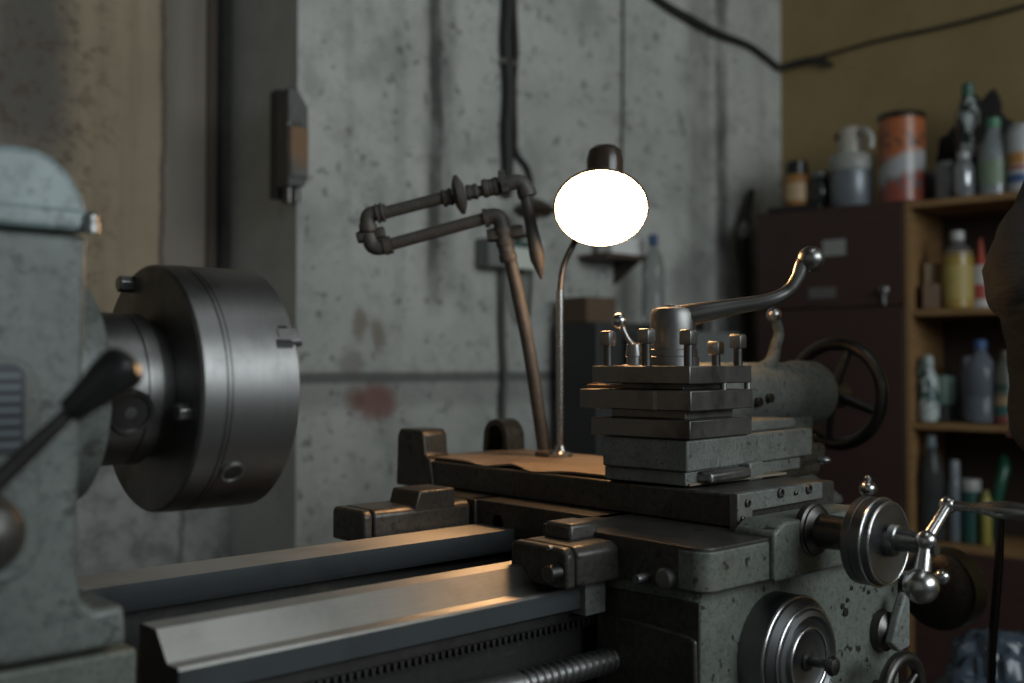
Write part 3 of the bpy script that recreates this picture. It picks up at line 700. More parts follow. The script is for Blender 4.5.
k = MB(); k.lathe(pp(460,194.5)-dv*.012, dv, [(0,10*u1),(.004,16*u1),(.008,20*u1),(.014,20*u1),(.018,15*u1),(.022,9*u1)], 28); lab(k.build('flange', 'pipe', arm), 'round flange disc')
k = MB(); k.tube([pp(470,193), pp(505,186)], 5.5*u1, 16); k.build('upper_pipe', 'pipe', arm)
fitting(pp(482,189), pp(499,186), 9.5*u1, 20).build('collar', 'pipe', arm)
k = MB(); 
hwc = pp(504,184); k.lathe(hwc-dv*.008, dv, [(0,8*u1),(.002,13*u1),(.013,13*u1),(.015,8*u1)], 14)
for i in range(10):
    a_ = 2*PI*i/10; uu = dv.orthogonal().normalized(); ww = dv.cross(uu); e_ = uu*math.cos(a_)+ww*math.sin(a_)
    k.cyl(hwc+e_*.020-dv*.006, hwc+e_*.020+dv*.006, .0055, n=10)
lab(k.build('valve_wheel', 'pipe', arm), 'knurled valve handwheel')
k = MB(); k.tube([pp(508,184), pp(516,182), pp(522,184), pp(525,188), pp(527,196)], [7.5*u1,7.8*u1,8.2*u1,8*u1,8*u1], 18, 3); k.lathe(pp(525.5,189), pp(528,197)-pp(525.5,189), [(0,9.6*u1),(.014,9.6*u1)], 20); k.build('elbow', 'pipe', arm)
k = MB(); k.lathe(pp(525,194), pp(541,276)-pp(525,194), [(0,5.6*u1),(.07,6.2*u1),(.105,7.6*u1),(.118,7.4*u1),(.150,2.0*u1),(.154,1.0*u1)], 20); lab(k.build('nozzle', 'pipe', arm), 'pipe ending in a pointed nozzle')

# ------------------------------------------------------------------ things on the grey wall
# fuse box on the pillar edge
WQ = lambda px, py, o=.0: P(px, py, Y=WALL_Y-o)
bx = thing('switch_box', 'narrow grey metal switch box with a rust stain on the pillar corner', 'switch box', (ret_x, WALL_Y, P(290,140,Y=WALL_Y).z))
x0 = ret_x-.012-.0; zt = P(278,92,Y=WALL_Y).z; zb_ = P(278,190,Y=WALL_Y).z
xa = P(284,140,Y=WALL_Y-.04).x; xb = P(304,140,Y=WALL_Y-.04).x
k = MB(); k.prism([(xa,zb_+.005),(xa,zt),(xa+.03,zt),(xb,zt-.045),(xb,zb_+.03),(xb-.012,zb_+.005)], 'y', WALL_Y-.062, WALL_Y-.0005); bb = k.build('box_body', painted('box_grey', (.11,.115,.11), chip=(.2,.09,.03), amt=.3, sc=12, worn=(.22,.10,.04)), bx, .003)
k = MB(); zz1 = P(290,126,Y=WALL_Y-.06).z; k.prism([(xa+.004,zb_+.03),(xa+.004,zz1),(xb-.003,zz1-.002),(xb-.004,zb_+.03)], 'y', WALL_Y-.070, WALL_Y-.060)
n_ = N('rust_stained_cover'); X_, Y_, Z_ = n_.xyz()
cc = n_.mix(n_.step(n_.noise(25, 5, .7), .35, .7), (.15,.145,.13), (.10,.095,.085)); cc = n_.mix(n_.math('MULTIPLY', n_.band(n_.math('ADD', Z_, n_.math('MULTIPLY', X_, .3)), -.03, .085, n_.noise(20,4,.7), .06), .8), cc, (.26,.13,.05)); n_.out(cc, .6)
lab(k.build('front_cover', n_.m, bx, .002), 'front cover with an orange rust stain')
for px in (288, 296, 302):
    q = P(px, 124, Y=WALL_Y-.064); MB().ball(q, .006).build('screw', 'steel', bx)
k = MB(); k.box(ret_x-.06, ret_x-.0125, WALL_Y+.0, WALL_Y+.05, zb_-.02, zt+.01); k.build('side_bracket', plain('bracket_grey', (.045,.05,.05), .5), bx, .003)
q = P(288, 196, Y=WALL_Y-.03); k = MB(); k.cyl(q+V((0,0,-.02)), q+V((0,0,.03)), .016, n=16); k.cyl(q+V((.025,0,-.015)), q+V((.025,0,.03)), .012, n=16); k.build('cable_gland', 'dsteel', bx)

# cable bundle
cb = MB()
o_ = .02
cb.tube([WQ(507,-60,o_),WQ(508,0,o_),WQ(506,40,o_),WQ(509,90,o_),WQ(507,130,o_),WQ(508,165,o_),WQ(506,196,o_)], .019, 12, 5)
tag(cb.build('cable', 'conduit'), 'thick dark cable running down the grey wall above the pipe valve', 'cable')
cb = MB(); cb.tube([WQ(515,-60,.012),WQ(514,0,.012),WQ(516,50,.012),WQ(514,85,.012),WQ(515,130,.012),WQ(516,152,.012),WQ(527,168,.012),WQ(531,185,.012),WQ(530,205,.012),WQ(529,240,.012)], .0095, 12, 5)
tag(cb.build('cable', 'conduit'), 'thinner dark cable beside the thick one, hooking right above the valve', 'cable')
for y_ in (0,): pass
k = MB(); q = WQ(510, 62, .028); k.box(q.x-.03, q.x+.03, q.y-.004, WALL_Y-.0005, q.z-.008, q.z+.008); tag(k.build('cable_clip', 'steel'), 'small pale clip across the two dark cables on the grey wall', 'clip')
k = MB(); k.tube([WQ(623,-40,.006),WQ(623,60,.006),WQ(622,148,.006),WQ(620,240,.006)], .0045, 10, 4)
tag(k.build('wire', 'wire'), 'thin grey wire running straight down the wall behind the lamp', 'wire')
# long black cable across the corner
k = MB(); pts = [WQ(606,-40,.02),WQ(659,0,.02),WQ(688,17,.03),WQ(718,33,.03),WQ(748,45,.02),WQ(767,58,.02)]
pts += [P(779,67,X=END_X-.05), P(795,64,X=END_X-.02), P(812,60,X=END_X-.02), P(824,62,X=END_X-.02), P(832,66,X=END_X-.02)]
k.tube(pts, [.013,.013,.014,.013,.013,.012,.013,.016,.014,.014,.008], 12, 5)
tag(k.build('cable', 'conduit'), 'thick black cable sagging from the grey wall into the corner', 'cable')
k = MB(); k.tube([P(784,66,X=END_X-.04),P(830,54,X=END_X-.012),P(880,40,X=END_X-.012),P(950,25,X=END_X-.012),P(1030,4,X=END_X-.012),P(1100,-20,X=END_X-.012)], .007, 10, 5)
tag(k.build('cable', 'conduit'), 'thin dark cable running up along the ochre wall', 'cable')
# junction box with pale side
jb = thing('junction_box', 'grey junction box with a pale lid behind the pipe nozzle', 'junction box', WQ(510,270))
a = WQ(489,246,.07); c = WQ(541,270,.07)
MB().box(a.x, c.x, WALL_Y-.07, WALL_Y-.0005, c.z, P(500,238,Y=WALL_Y-.07).z).build('box_body', plain('box_grey_pale',(.20,.21,.20),.6), jb, .004)
a = P(513,240,Y=WALL_Y-.075)
MB().box(a.x, c.x+.004, WALL_Y-.078, WALL_Y-.069, c.z-.002, P(511,238,Y=WALL_Y-.07).z).build('lid', plain('pale_lid',(.75,.78,.70),.5,var=.15), jb, .003)
a = P(514,240,Y=WALL_Y-.079); cc_ = P(536,249,Y=WALL_Y-.079)
MB().box(a.x, cc_.x, WALL_Y-.080, WALL_Y-.077, cc_.z, a.z).build('display', plain('teal_panel',(.07,.13,.12),.3), jb)
k = MB(); k.tube([WQ(504,270,.03),WQ(503,330,.02),WQ(505,380,.02),WQ(503,430,.02),V((WQ(503,430,.02).x,WALL_Y-.02,-E+.001))], .010, 12, 4); tag(k.build('pipe', plain('grey_pipe',(.12,.12,.11),.5)), 'thin grey pipe hanging down from the junction box', 'pipe')
k = MB(); k.tube([WQ(519,268,.035),WQ(515,295,.03),WQ(519,315,.03),WQ(527,320,.03),WQ(530,300,.03),WQ(531,270,.03)], .006, 10, 5); tag(k.build('cable', 'conduit'), 'loop of dark cable hanging below the junction box', 'cable')
# dark dish lamp
q = P(534, 207, Y=WALL_Y-.16)
dk = thing('wall_lamp', 'unlit dark brown dish-shaped lamp shade behind the pipe nozzle', 'lamp', q)
k = MB(); k.lathe(q+V((0,0,-.012)), (0,0,1), [(-.02,.004),(-.02,.045),(0,.070),(.008,.066),(.026,.040),(.036,.020),(.040,.004)], 40); k.build('shade', plain('dark_dish',(.06,.042,.03),.35), dk)
k = MB(); k.cyl(q+V((0,0,-.07)), q+V((0,0,.0)), .009, n=14); k.tube([q+V((0,0,-.06)), V((q.x,q.y+.05,q.z-.09)), V((q.x,WALL_Y-.001,q.z-.09))], .008, 12, 4); k.build('arm', plain('dark_arm',(.05,.038,.03),.4), dk)
# wall shelf with a white box
q = P(628, 256, Y=WALL_Y-.12)
sf = thing('wall_shelf', 'small brown wall shelf partly hidden behind the glowing lamp', 'shelf', q)
k = MB(); k.box(P(603,256,Y=WALL_Y-.12).x, P(646,258,Y=WALL_Y-.12).x, WALL_Y-.14, WALL_Y-.0005, q.z-.012, q.z+.004); sfb = k.build('board', plain('brown_board',(.10,.065,.045),.5), sf, .002)
k = MB(); k.prism([(WALL_Y-.13,q.z-.012),(WALL_Y-.001,q.z-.012),(WALL_Y-.001,q.z-.09)], 'x', P(640,258,Y=WALL_Y-.12).x-.01, P(640,258,Y=WALL_Y-.12).x); k.build('bracket', plain('bracket_brown',(.07,.05,.04),.5), sf)
k = MB(); k.box(P(612,250,Y=WALL_Y-.10).x, P(646,250,Y=WALL_Y-.10).x, WALL_Y-.10, WALL_Y-.03, q.z+.0045, q.z+.07)
tag(k.build('carton', plain('white_card',(.85,.85,.82),.6,var=.15), None, .003), 'white carton on the small brown wall shelf', 'box')
# grey cabinet behind the lathe
cbx = thing('metal_cabinet', 'dark grey metal cabinet behind the lamp stand, against the grey wall', 'cabinet', P(605,600,D=2.35))
a = P(560,322,Y=2.50); c = P(674,322,Y=2.33); zt2 = P(600,322,Y=2.33).z
k = MB(); k.box(a.x, c.x, 2.33, 2.53, -E, zt2); k.build('body', plain('cabinet_grey',(.05,.052,.05),.55), cbx, .006)
MB().box(a.x+.02, c.x-.02, 2.322, 2.3305, -E+.1, zt2-.03).build('door', plain('cabinet_door',(.055,.058,.056),.5), cbx, .004)
a = P(577,300,Y=2.40); c = P(612,300,Y=2.40)
k = MB(); k.box(max(a.x,P(560,322,Y=2.50).x+.005), c.x, 2.38, 2.50, zt2+.0005, P(590,297,Y=2.40).z); tag(k.build('carton', plain('brown_card',(.15,.095,.06),.7), None, .004), 'brown carton on top of the dark grey cabinet', 'box')
# bench beyond with pale panel
k = MB(); a = P(650,330,Y=2.1); c = P(741,330,Y=2.1); k.box(a.x+.12, c.x, 2.1, 2.3, -E, P(690,331,Y=2.1).z); tag(k.build('storage_box', plain('pale_grey_box',(.15,.16,.155),.6), None, .01, 3), 'pale grey box unit standing between the dark cabinet and the brown cupboard', 'box')
zt3 = P(690,331,Y=2.1).z
for px, w_, h_ in ((672,.05,.06),(688,.06,.075),(704,.05,.055)):
    a = P(px, 320, Y=2.2); k = MB(); k.lathe((a.x,2.2,zt3), (0,0,1), [(0,w_*.5),(h_*.8,w_*.5),(h_*.9,w_*.42),(h_,w_*.2)], 20); tag(k.build('tin', plain('dark_tin_%d'%px,(.03,.028,.025),.5)), {672:'small dark tin on the pale grey box unit, nearest the clear bottle',688:'tallest of the three small dark tins on the pale grey box unit',704:'small dark tin on the pale grey box unit, nearest the brown cupboard'}[px], 'tin', 'dark tins on the grey box unit')

# ------------------------------------------------------------------ bottles and cans
def bottle(name, label, cat, base, H, R, parts, group=None, lean=None):
    """parts: (part name, material, [(h fraction, r fraction)...])"""
    o = thing(name, label, cat, base, group)
    for nm, mt, pf in parts:
        MB().lathe(base, (0,0,1), [(t*H, r*R) for t, r in pf], 28).build(nm, mt, o)
    if lean: o.rotation_euler = lean
    return o
pet = clear('clear_plastic', (.55,.58,.56)); dpet = clear('dark_clear_plastic', (.2,.22,.22))
cB = P(653, 303, Y=2.15); cB.z = zt3+.0005 if False else zt2+.0005
bt = P(655, 235, Y=2.40); b0_ = V((bt.x-.01, 2.40, zt2+.0005)); Hh = bt.z-b0_.z
bottle('bottle', 'clear plastic bottle with a blue cap on the dark grey cabinet behind the tool post', 'bottle', b0_, Hh, .040,
       [('body', pet, [(0,.7),(.01,.95),(.1,1),(.4,1),(.42,.93),(.45,1),(.62,1),(.75,.8),(.85,.35),(.9,.33)]), ('cap', plain('blue_cap',(.05,.10,.22),.4), [(.88,.38),(.89,.42),(.99,.42),(1,.36)])])

# ------------------------------------------------------------------ cupboard and shelf unit
rot = math.radians(8); SO = V((3.40, 1.774, 0)); eF = V((math.sin(rot), -math.cos(rot), 0)); eB = V((math.cos(rot), math.sin(rot), 0))
SO = P(905, 308, D=3.6); SO.z = 0
def SP(px, py, v=0): return PL(px, py, SO+eB*v, eB)
def su(px, v=0): return (SP(px, 300, v)-SO).dot(eF)
def sbox(mb, u0, u1, v0, v1, z0, z1): return mb.obox((SO.x,SO.y), eF, eB, u0, u1, v0, v1, z0, z1)
ZT = SP(905, 198).z
zS = [SP(960,197).z, SP(960,308).z, SP(960,424).z, SP(960,546).z, -E+.08]
uL = su(757)
cab = thing('cupboard', 'dark red-brown two-door cupboard standing against the ochre wall', 'cupboard', SO+eF*(uL/2)+V((0,0,-E)))
k = MB(); sbox(k, uL, -.004, .018, .33, -E, ZT-.004); k.build('body', 'cabinet', cab, .003)
zsplit = SP(830, 308).z
k = MB(); sbox(k, uL+.002, -.006, 0, .0175, zsplit+.003, ZT-.008); d1 = k.build('door', 'cabinet', cab, .002)
k = MB(); sbox(k, uL+.002, -.006, 0, .0175, -E+.06, zsplit-.003); d2 = k.build('door', 'cabinet', cab, .002)
for (xa_, ya_, xb_, yb_, col) in ((823,240,846,256,(.30,.30,.28)),(809,287,836,298,(.13,.12,.11))):
    u0, u1 = su(xa_), su(xb_); k = MB(); sbox(k, u0, u1, -.002, 0, SP(830,yb_).z, SP(830,ya_).z); lab(k.build('paper_label', plain('label_%d'%xa_, col, .6, var=.2), d1), 'pale paper label')
k = MB(); q = SP(885, 290); k.lathe(q, -eB, [(0,.014),(.01,.014),(.014,.009),(.025,.011),(.028,.006)], 20); k.cyl(q-eB*.01+V((0,0,-.01)), q-eB*.01+V((0,0,-.05)), .006, n=10); k.build('handle', 'steel', d1)
unit = thing('shelf_unit', 'open chipboard shelf unit full of bottles, right of the brown cupboard', 'shelf', SO+V((0,0,-E)))
uR = .85
k = MB(); sbox(k, 0, .02, 0, .33, -E, zS[0]); k.build('side_panel', 'chip', unit, .001)
k = MB(); sbox(k, uR-.02, uR, 0, .33, -E, zS[0]-.02); k.build('side_panel', 'chip', unit, .001)
for i, z in enumerate(zS):
    k = MB(); sbox(k, .0201 if i else -.0, uR-(.0201 if i else 0), 0.004 if i else -.002, .32, z-.022, z if i else z+.0005); k.build('shelf_board', 'chip', unit, .001)
k = MB(); sbox(k, .0201, uR-.0201, .004, .022, -E+.06, zS[3]-.0225); k.build('door', 'cabinet', unit, .002)
k = MB(); sbox(k, .0, uR, .331, .338, -E, zS[0]); k.build('back_panel', plain('dark_backboard',(.045,.028,.018),.7), unit)

def item(name, label, cat, px, py0, py1, wpx, parts, v=.10, shelf=None, group=None):
    """stand a thing of revolution on a shelf: base row py0, top row py1, width in px"""
    q = SP(px, py0, v); sc_ = q.dot(FW)/F_PX
    z = q.z if shelf is None else shelf
    H = (py0-py1)*sc_; q = V((q.x, q.y, z+.0008))
    u_ = (q-SO).dot(eF); r_ = wpx/2*sc_*1.03
    if shelf is not None and z < ZT-.1 and u_ < .0215+r_: q = q + eF*(.0215+r_-u_)
    return bottle(name, label, cat, q, H, wpx/2*sc_, parts, group)
pm = plain
CY = [(0,.9),(.01,1)]
T0 = ZT-.004
# on top of the cupboard
tray = thing('tray', 'flat black tray on the cupboard under the orange jar', 'tray', SP(803,203,.1))
k = MB(); u0, u1 = su(776,.1), su(829,.1); sbox(k, u0, u1, .03, .22, T0+.0005, T0+.024); k.build('tray_base', 'black', tray, .004)
TT = T0+.0245
item('jar', 'orange-labelled jar with a black lid, leftmost on top of the cupboard', 'jar', 797, 196, 150, 25,
     [('body', pm('amber_jar',(.36,.17,.05),.35), [(0,.9),(.04,1),(.62,1),(.7,.85)]), ('label', pm('cream_label',(.52,.36,.2),.5,sc=60), [(.12,1.02),(.12,1.03),(.5,1.03),(.5,1.02)]), ('lid', 'black', [(.68,.72),(.7,.88),(.97,.85),(1,.7)])], shelf=TT)
item('jar', 'small dark glass jar between the orange jar and the grey sprayer tank', 'jar', 820, 196, 163, 20,
     [('body', pm('dark_glass',(.03,.03,.032),.12), [(0,.9),(.05,1),(.75,1),(.85,.8)]), ('lid', pm('grey_lid',(.22,.22,.21),.35,.5), [(.82,.8),(.84,.9),(.98,.9),(1,.8)])], shelf=TT)
o = item('canister', 'grey metal canister with a white top and side knobs, on top of the cupboard', 'canister', 852, 203, 120, 42,
     [('body', pm('grey_can',(.20,.22,.24),.35,.3), [(0,.95),(.02,1),(.5,1),(.52,.97)]), ('collar', pm('pale_can_collar',(.34,.34,.31),.4), [(.44,1.03),(.46,1.06),(.6,1.06),(.64,.95),(.66,.6)]), ('top', pm('cream_top',(.5,.46,.38),.3), [(.62,.6),(.64,.62),(.9,.58),(.96,.5),(1,.25)])], shelf=T0)
q = SP(838, 137, .1); k = MB(); k.ball(q, .016); k.tube([q, SP(852,140,.1)], .008, 10); lab(k.build('side_knob', pm('red_knob',(.25,.05,.04),.4), o), 'red knob')
q = SP(872, 137, .08); k = MB(); k.tube([SP(857,132,.09), SP(865,130,.06), SP(871,136,.05), SP(871,148,.05)], .011, 12, 4); k.build('spout', pm('white_spout',(.5,.49,.45),.35), o)
# paint tin
n_ = N('tin_print'); X_, Y_, Z_ = n_.xyz(); q = SP(902, 200, .12); sc_ = q.dot(FW)/F_PX
h0 = lambda f: f*90*sc_
cc = n_.mix(n_.step(Z_, h0(.46), h0(.50)), (.28,.07,.045), (.42,.13,.05))
cc = n_.mix(n_.math('MULTIPLY', n_.band(n_.math('ADD', Z_, n_.math('MULTIPLY', Y_, .4)), h0(.36), .055, n_.noise(30,3,.7), .03), .9), cc, (.40,.42,.42))
cc = n_.mix(n_.math('MULTIPLY', n_.step(n_.noise(55, 2, .5, off=(1,2,3)), .54, .6), n_.band(Z_, h0(.22), .04)), cc, (.08,.13,.16))
cc = n_.mix(n_.math('MULTIPLY', n_.step(n_.noise(40, 2, .5, off=(4,2,3)), .5, .56), n_.band(Z_, h0(.68), .04)), cc, (.12,.06,.04)); n_.out(cc, .3)
item('paint_tin', 'tall orange and white paint tin on top of the cupboard', 'paint tin', 902, 200, 110, 46,
     [('body', n_.m, [(0,.97),(.01,1),(.015,1),(.02,.97),(.93,.97),(.94,1),(.955,1)]), ('rim', pm('tin_rim',(.08,.06,.045),.3,.7), [(.93,.99),(.935,1.02),(.985,1.02),(1,.98),(1,.92),(.97,.9)])], v=.12, shelf=T0)
T1 = zS[0]+.0005
item('tub', 'dark purple tub right of the paint tin, in front of the dark bundle', 'tub', 930, 196, 160, 24,
     [('body', pm('purple_tub',(.05,.035,.06),.4), [(0,.85),(.05,.9),(.85,1),(.87,1.05),(.95,1.05),(1,.95)])], v=.24, shelf=T1)
item('glass_jar', 'cloudy grey glass jar between the purple tub and the spray bottle', 'jar', 948, 195, 155, 25,
     [('body', pm('cloudy_glass',(.14,.14,.135),.2), [(0,.9),(.03,1),(.8,1),(.88,.85)]), ('lid', pm('grey_jar_lid',(.16,.16,.16),.4), [(.86,.85),(.88,.92),(.98,.92),(1,.85)])], v=.10, shelf=T1)
item('jar', 'silvery clear jar standing in front of the tall dark bottle', 'jar', 964, 195, 148, 20,
     [('body', pm('silver_glass',(.34,.35,.36),.12,.5), [(0,.85),(.05,1),(.6,1),(.75,.8),(.85,.55)]), ('lid', pm('white_jar_lid',(.42,.42,.42),.3), [(.84,.55),(.85,.6),(.98,.6),(1,.5)])], v=.06, shelf=T1)
n_ = N('streaked_black_label'); X_, Y_, Z_ = n_.xyz()
cc = n_.mix(n_.step(n_.noise(22, 4, .6, (1,1,.5)), .50, .56), (.015,.02,.02), (.40,.43,.42)); n_.out(cc, .25)
item('bottle', 'tall black and white bottle with a green cap, tallest on top of the shelf unit', 'bottle', 969, 195, 75, 23,
     [('body', n_.m, [(0,.85),(.02,1),(.62,1),(.78,.85),(.86,.55),(.9,.5)]), ('cap', pm('green_cap',(.04,.12,.08),.4), [(.88,.5),(.89,.55),(.99,.5),(1,.4)])], v=.16, shelf=T1)
item('bottle', 'clear grey bottle with a green cap, right of the tallest bottle', 'bottle', 994, 194, 114, 30,
     [('body', pm('grey_clear',(.24,.26,.27),.15), [(0,.85),(.03,1),(.5,1),(.65,.85),(.8,.5),(.88,.4)]), ('label', pm('green_white_label',(.25,.33,.22),.5,sc=60,var=.8), [(.15,1.01),(.15,1.03),(.45,1.03),(.45,1.01)]), ('cap', pm('green_cap2',(.08,.25,.15),.4), [(.87,.42),(.88,.46),(.99,.44),(1,.35)])], v=.10, shelf=T1)
n_ = N('banded_tin'); X_, Y_, Z_ = n_.xyz()
cc = n_.mix(n_.band(Z_, .115, .03), (.40,.42,.42), (.42,.2,.05)); cc = n_.mix(n_.band(Z_, .05, .02), cc, (.05,.1,.25)); cc = n_.mix(n_.band(Z_, .085, .008), cc, (.35,.05,.04)); n_.out(cc, .35)
item('spray_can', 'white can with orange, red and blue bands, rightmost on top of the shelf unit', 'can', 1021, 193, 122, 26,
     [('body', n_.m, [(0,.95),(.02,1),(.85,1),(.9,.9)]), ('cap', pm('grey_cap',(.33,.34,.34),.4), [(.86,.88),(.88,.9),(.98,.85),(1,.6)])], v=.09, shelf=T1)
# dark bundle behind them
k = MB(); random.seed(3)
c0 = SP(974, 150, .285)
bm_ = MB(); bmesh.ops.create_icosphere(bm_.bm, subdivisions=4, radius=1)
from mathutils import noise as mn
for v_ in bm_.bm.verts:
    d_ = v_.co.normalized(); f_ = 1+.35*mn.noise(d_*2.2)+.16*mn.noise(d_*6)
    v_.co = V(d_)*f_
    v_.co = eF*(v_.co.x*.125) + eB*(v_.co.y*.028) + V((0,0,1))*(v_.co.z*.175 + .035*math.sin(v_.co.x*2+.6))
zmin = min(v_.co.z for v_ in bm_.bm.verts)
for v_ in bm_.bm.verts: v_.co += V((c0.x, c0.y, 0)) + V((0,0,T1-zmin+.001))
# squash base flat
tag(bm_.build('cloth_bundle', pm('dark_cloth',(.018,.017,.015),.9)), 'crumpled dark bundle behind the bottles on top of the shelf unit', 'bundle')

# shelf 1
Z1 = zS[1]+.0005
item('bottle', 'yellow-gold bottle with a white cap on the shelf below the top', 'bottle', 958, 303, 225, 29,
     [('body', pm('gold_bottle',(.40,.27,.06),.3), [(0,.9),(.02,1),(.66,1),(.72,.95)]), ('shoulder', pm('dark_shoulder',(.12,.11,.11),.2), [(.66,.98),(.68,1),(.76,.85),(.84,.45),(.88,.42)]), ('label', pm('ochre_label',(.50,.38,.12),.5,sc=70,var=.6), [(.12,1.01),(.12,1.02),(.55,1.02),(.55,1.01)]), ('cap', pm('white_cap',(.5,.5,.48),.4), [(.87,.42),(.88,.46),(.99,.46),(1,.38)])], v=.08, shelf=Z1)
item('bottle', 'white and red bottle with a red nozzle beside the yellow-gold bottle', 'bottle', 981, 303, 232, 25,
     [('body', pm('red_white',(.45,.42,.40),.4,sc=12), [(0,.9),(.02,1),(.55,1),(.62,.8)]), ('label', pm('red_label',(.38,.06,.05),.5,sc=30,var=.6), [(.14,1.01),(.14,1.03),(.34,1.03),(.34,1.01)]), ('nozzle', pm('red_nozzle',(.40,.06,.03),.4), [(.6,.6),(.64,.5),(.8,.28),(1,.12)])], v=.17, shelf=Z1)
random.seed(11)
cols = [(.28,.18,.09),(.20,.12,.07),(.33,.23,.12),(.10,.07,.05),(.26,.13,.06)]
nms = ['brown crumpled packet leaning at the left end of the second shelf','small dark brown packet on the left pile of the second shelf','tan packet lying on top of the packet pile on the second shelf','blackish packet at the back of the packet pile on the second shelf','reddish brown packet at the right of the packet pile on the second shelf']
for i, (px, y0, y1, w_, v_) in enumerate(((918,304,283,22,.09),(930,304,278,17,.055),(925,285,262,26,.14),(936,304,258,18,.20),(943,304,276,13,.16))):
    q = SP(px, y0, v_); sc_ = q.dot(FW)/F_PX; k = MB(); u_ = max((q-SO).dot(eF), .07)
    zb = Z1 if i != 2 else Z1+.082
    if i == 2: v_ = .11
    k.obox((SO.x+eF.x*u_+eB.x*v_, SO.y+eF.y*u_+eB.y*v_), (eF*math.cos(.3*i)+eB*math.sin(.3*i))[:2], (eB*math.cos(.3*i)-eF*math.sin(.3*i))[:2], -w_/2*sc_, w_/2*sc_, -.018, .018, zb+.0005, zb+(y0-y1)*sc_)
    tag(k.build('packet', pm('packet_%d'%i, cols[i], .6, sc=60, var=.8), None, .006, 3), nms[i], 'packet', 'packets on the second shelf')
# shelf 2
Z2 = zS[2]+.0005
n_ = N('striped_spray'); X_, Y_, Z_ = n_.xyz(); n_.out(n_.mix(n_.step(n_.noise(26, 2, .5, (1,1,.8), off=(2,5,1)), .50, .54), (.42,.47,.45), (.03,.08,.07)), .35)
o = item('spray_bottle', 'pale green and white spray bottle at the left end of the third shelf', 'bottle', 924, 418, 352, 20,
     [('body', n_.m, [(0,.85),(.02,1),(.6,1),(.75,.6),(.82,.4)]), ('cap', pm('white_trigger_cap',(.42,.46,.44),.4), [(.8,.42),(.82,.5),(.95,.5),(1,.3)])], v=.06, shelf=Z2)
q = SP(924, 356, .05); MB().tube([q, SP(921,366,.035), SP(920,376,.03)], .006, 10, 4).build('trigger', pm('dark_green_trigger',(.04,.09,.08),.4), o)
item('jar', 'pale green jar with a dark base on the third shelf', 'jar', 943, 418, 373, 24,
     [('body', pm('mint_jar',(.19,.29,.23),.4), [(.38,1),(.4,1),(.95,1),(1,.92)]), ('base', pm('dark_jar_base',(.035,.04,.035),.4), [(0,.9),(.02,.97),(.38,.97)])], v=.15, shelf=Z2)
item('bottle', 'large clear plastic bottle with a blue cap on the third shelf', 'bottle', 981, 420, 337, 30,
     [('body', clear('dull_pet',(.45,.5,.58),.12), [(0,.8),(.02,1),(.3,1),(.33,.9),(.36,1),(.6,1),(.75,.75),(.85,.38),(.9,.33)]), ('cap', pm('blue_cap2',(.05,.11,.26),.4), [(.88,.36),(.89,.42),(.99,.42),(1,.36)])], v=.09, shelf=Z2)
item('bottle', 'dull grey-purple bottle just left of the blue-capped bottle', 'bottle', 967, 419, 355, 20,
     [('body', pm('purple_grey_bottle',(.13,.12,.15),.25), [(0,.85),(.02,1),(.6,1),(.8,.6),(.85,.4)]), ('cap', pm('lilac_cap',(.2,.17,.24),.4), [(.84,.42),(.85,.5),(.98,.5),(1,.4)])], v=.22, shelf=Z2)
n_ = N('olive_banded'); X_, Y_, Z_ = n_.xyz()
cc = n_.mix(n_.band(Z_, .075, .022), (.10,.105,.08), (.32,.22,.12)); cc = n_.mix(n_.band(Z_, .045, .02), cc, (.03,.11,.10)); cc = n_.mix(n_.band(Z_, .012, .02), cc, (.20,.06,.05)); cc = n_.mix(n_.band(Z_, .12, .015), cc, (.02,.05,.04)); n_.out(cc, .4)
item('bottle', 'dark olive bottle with a banded label behind the person\'s elbow on the third shelf', 'bottle', 1006, 421, 348, 24,
     [('body', n_.m, [(0,.85),(.02,1),(.7,1),(.85,.6),(.9,.4)]), ('cap', pm('olive_cap',(.16,.14,.09),.4), [(.88,.4),(.9,.45),(1,.4)])], v=.09, shelf=Z2)
# shelf 3: item colours are darkened to carry the shadow in here
Z3 = zS[3]+.0005
item('bottle', 'dark plastic bottle at the left end of the fourth shelf', 'bottle', 931, 541, 436, 24,
     [('body', clear('dark_bottle',(.16,.18,.18),.1), [(0,.85),(.02,1),(.35,1),(.38,.92),(.42,1),(.62,1),(.78,.7),(.88,.38)]), ('cap', pm('grey_blue_cap',(.20,.24,.27),.3), [(.92-.05,.38),(.89,.42),(.99,.42),(1,.36)])], v=.06, shelf=Z3)
item('bottle', 'grey slender bottle right of the dark plastic bottle on the fourth shelf', 'bottle', 955, 541, 460, 14,
     [('body', pm('grey_slender',(.15,.17,.19),.3), [(0,.9),(.02,1),(.7,1),(.76,.8)]), ('cap', pm('pale_cap3',(.22,.24,.26),.4), [(.74,.7),(.76,.75),(.98,.7),(1,.6)])], v=.08, shelf=Z3)
item('jar', 'dark green jar with a white lid on the fourth shelf', 'jar', 971, 541, 478, 20,
     [('body', pm('teal_jar',(.02,.075,.062),.4,sc=15), [(0,.9),(.02,1),(.82,1)]), ('lid', pm('white_lid4',(.36,.36,.34),.4), [(.8,.95),(.82,.98),(.98,.98),(1,.9)])], v=.09, shelf=Z3)
item('bottle', 'slim yellow bottle on the fourth shelf, beside the white-lidded green jar', 'bottle', 986, 541, 487, 11,
     [('body', pm('yellow_slim',(.30,.26,.06),.4), [(0,.9),(.02,1),(.85,1),(.9,.7)]), ('cap', pm('yellow_slim_cap',(.28,.25,.09),.4), [(.88,.6),(.9,.65),(1,.6)])], v=.07, shelf=Z3)
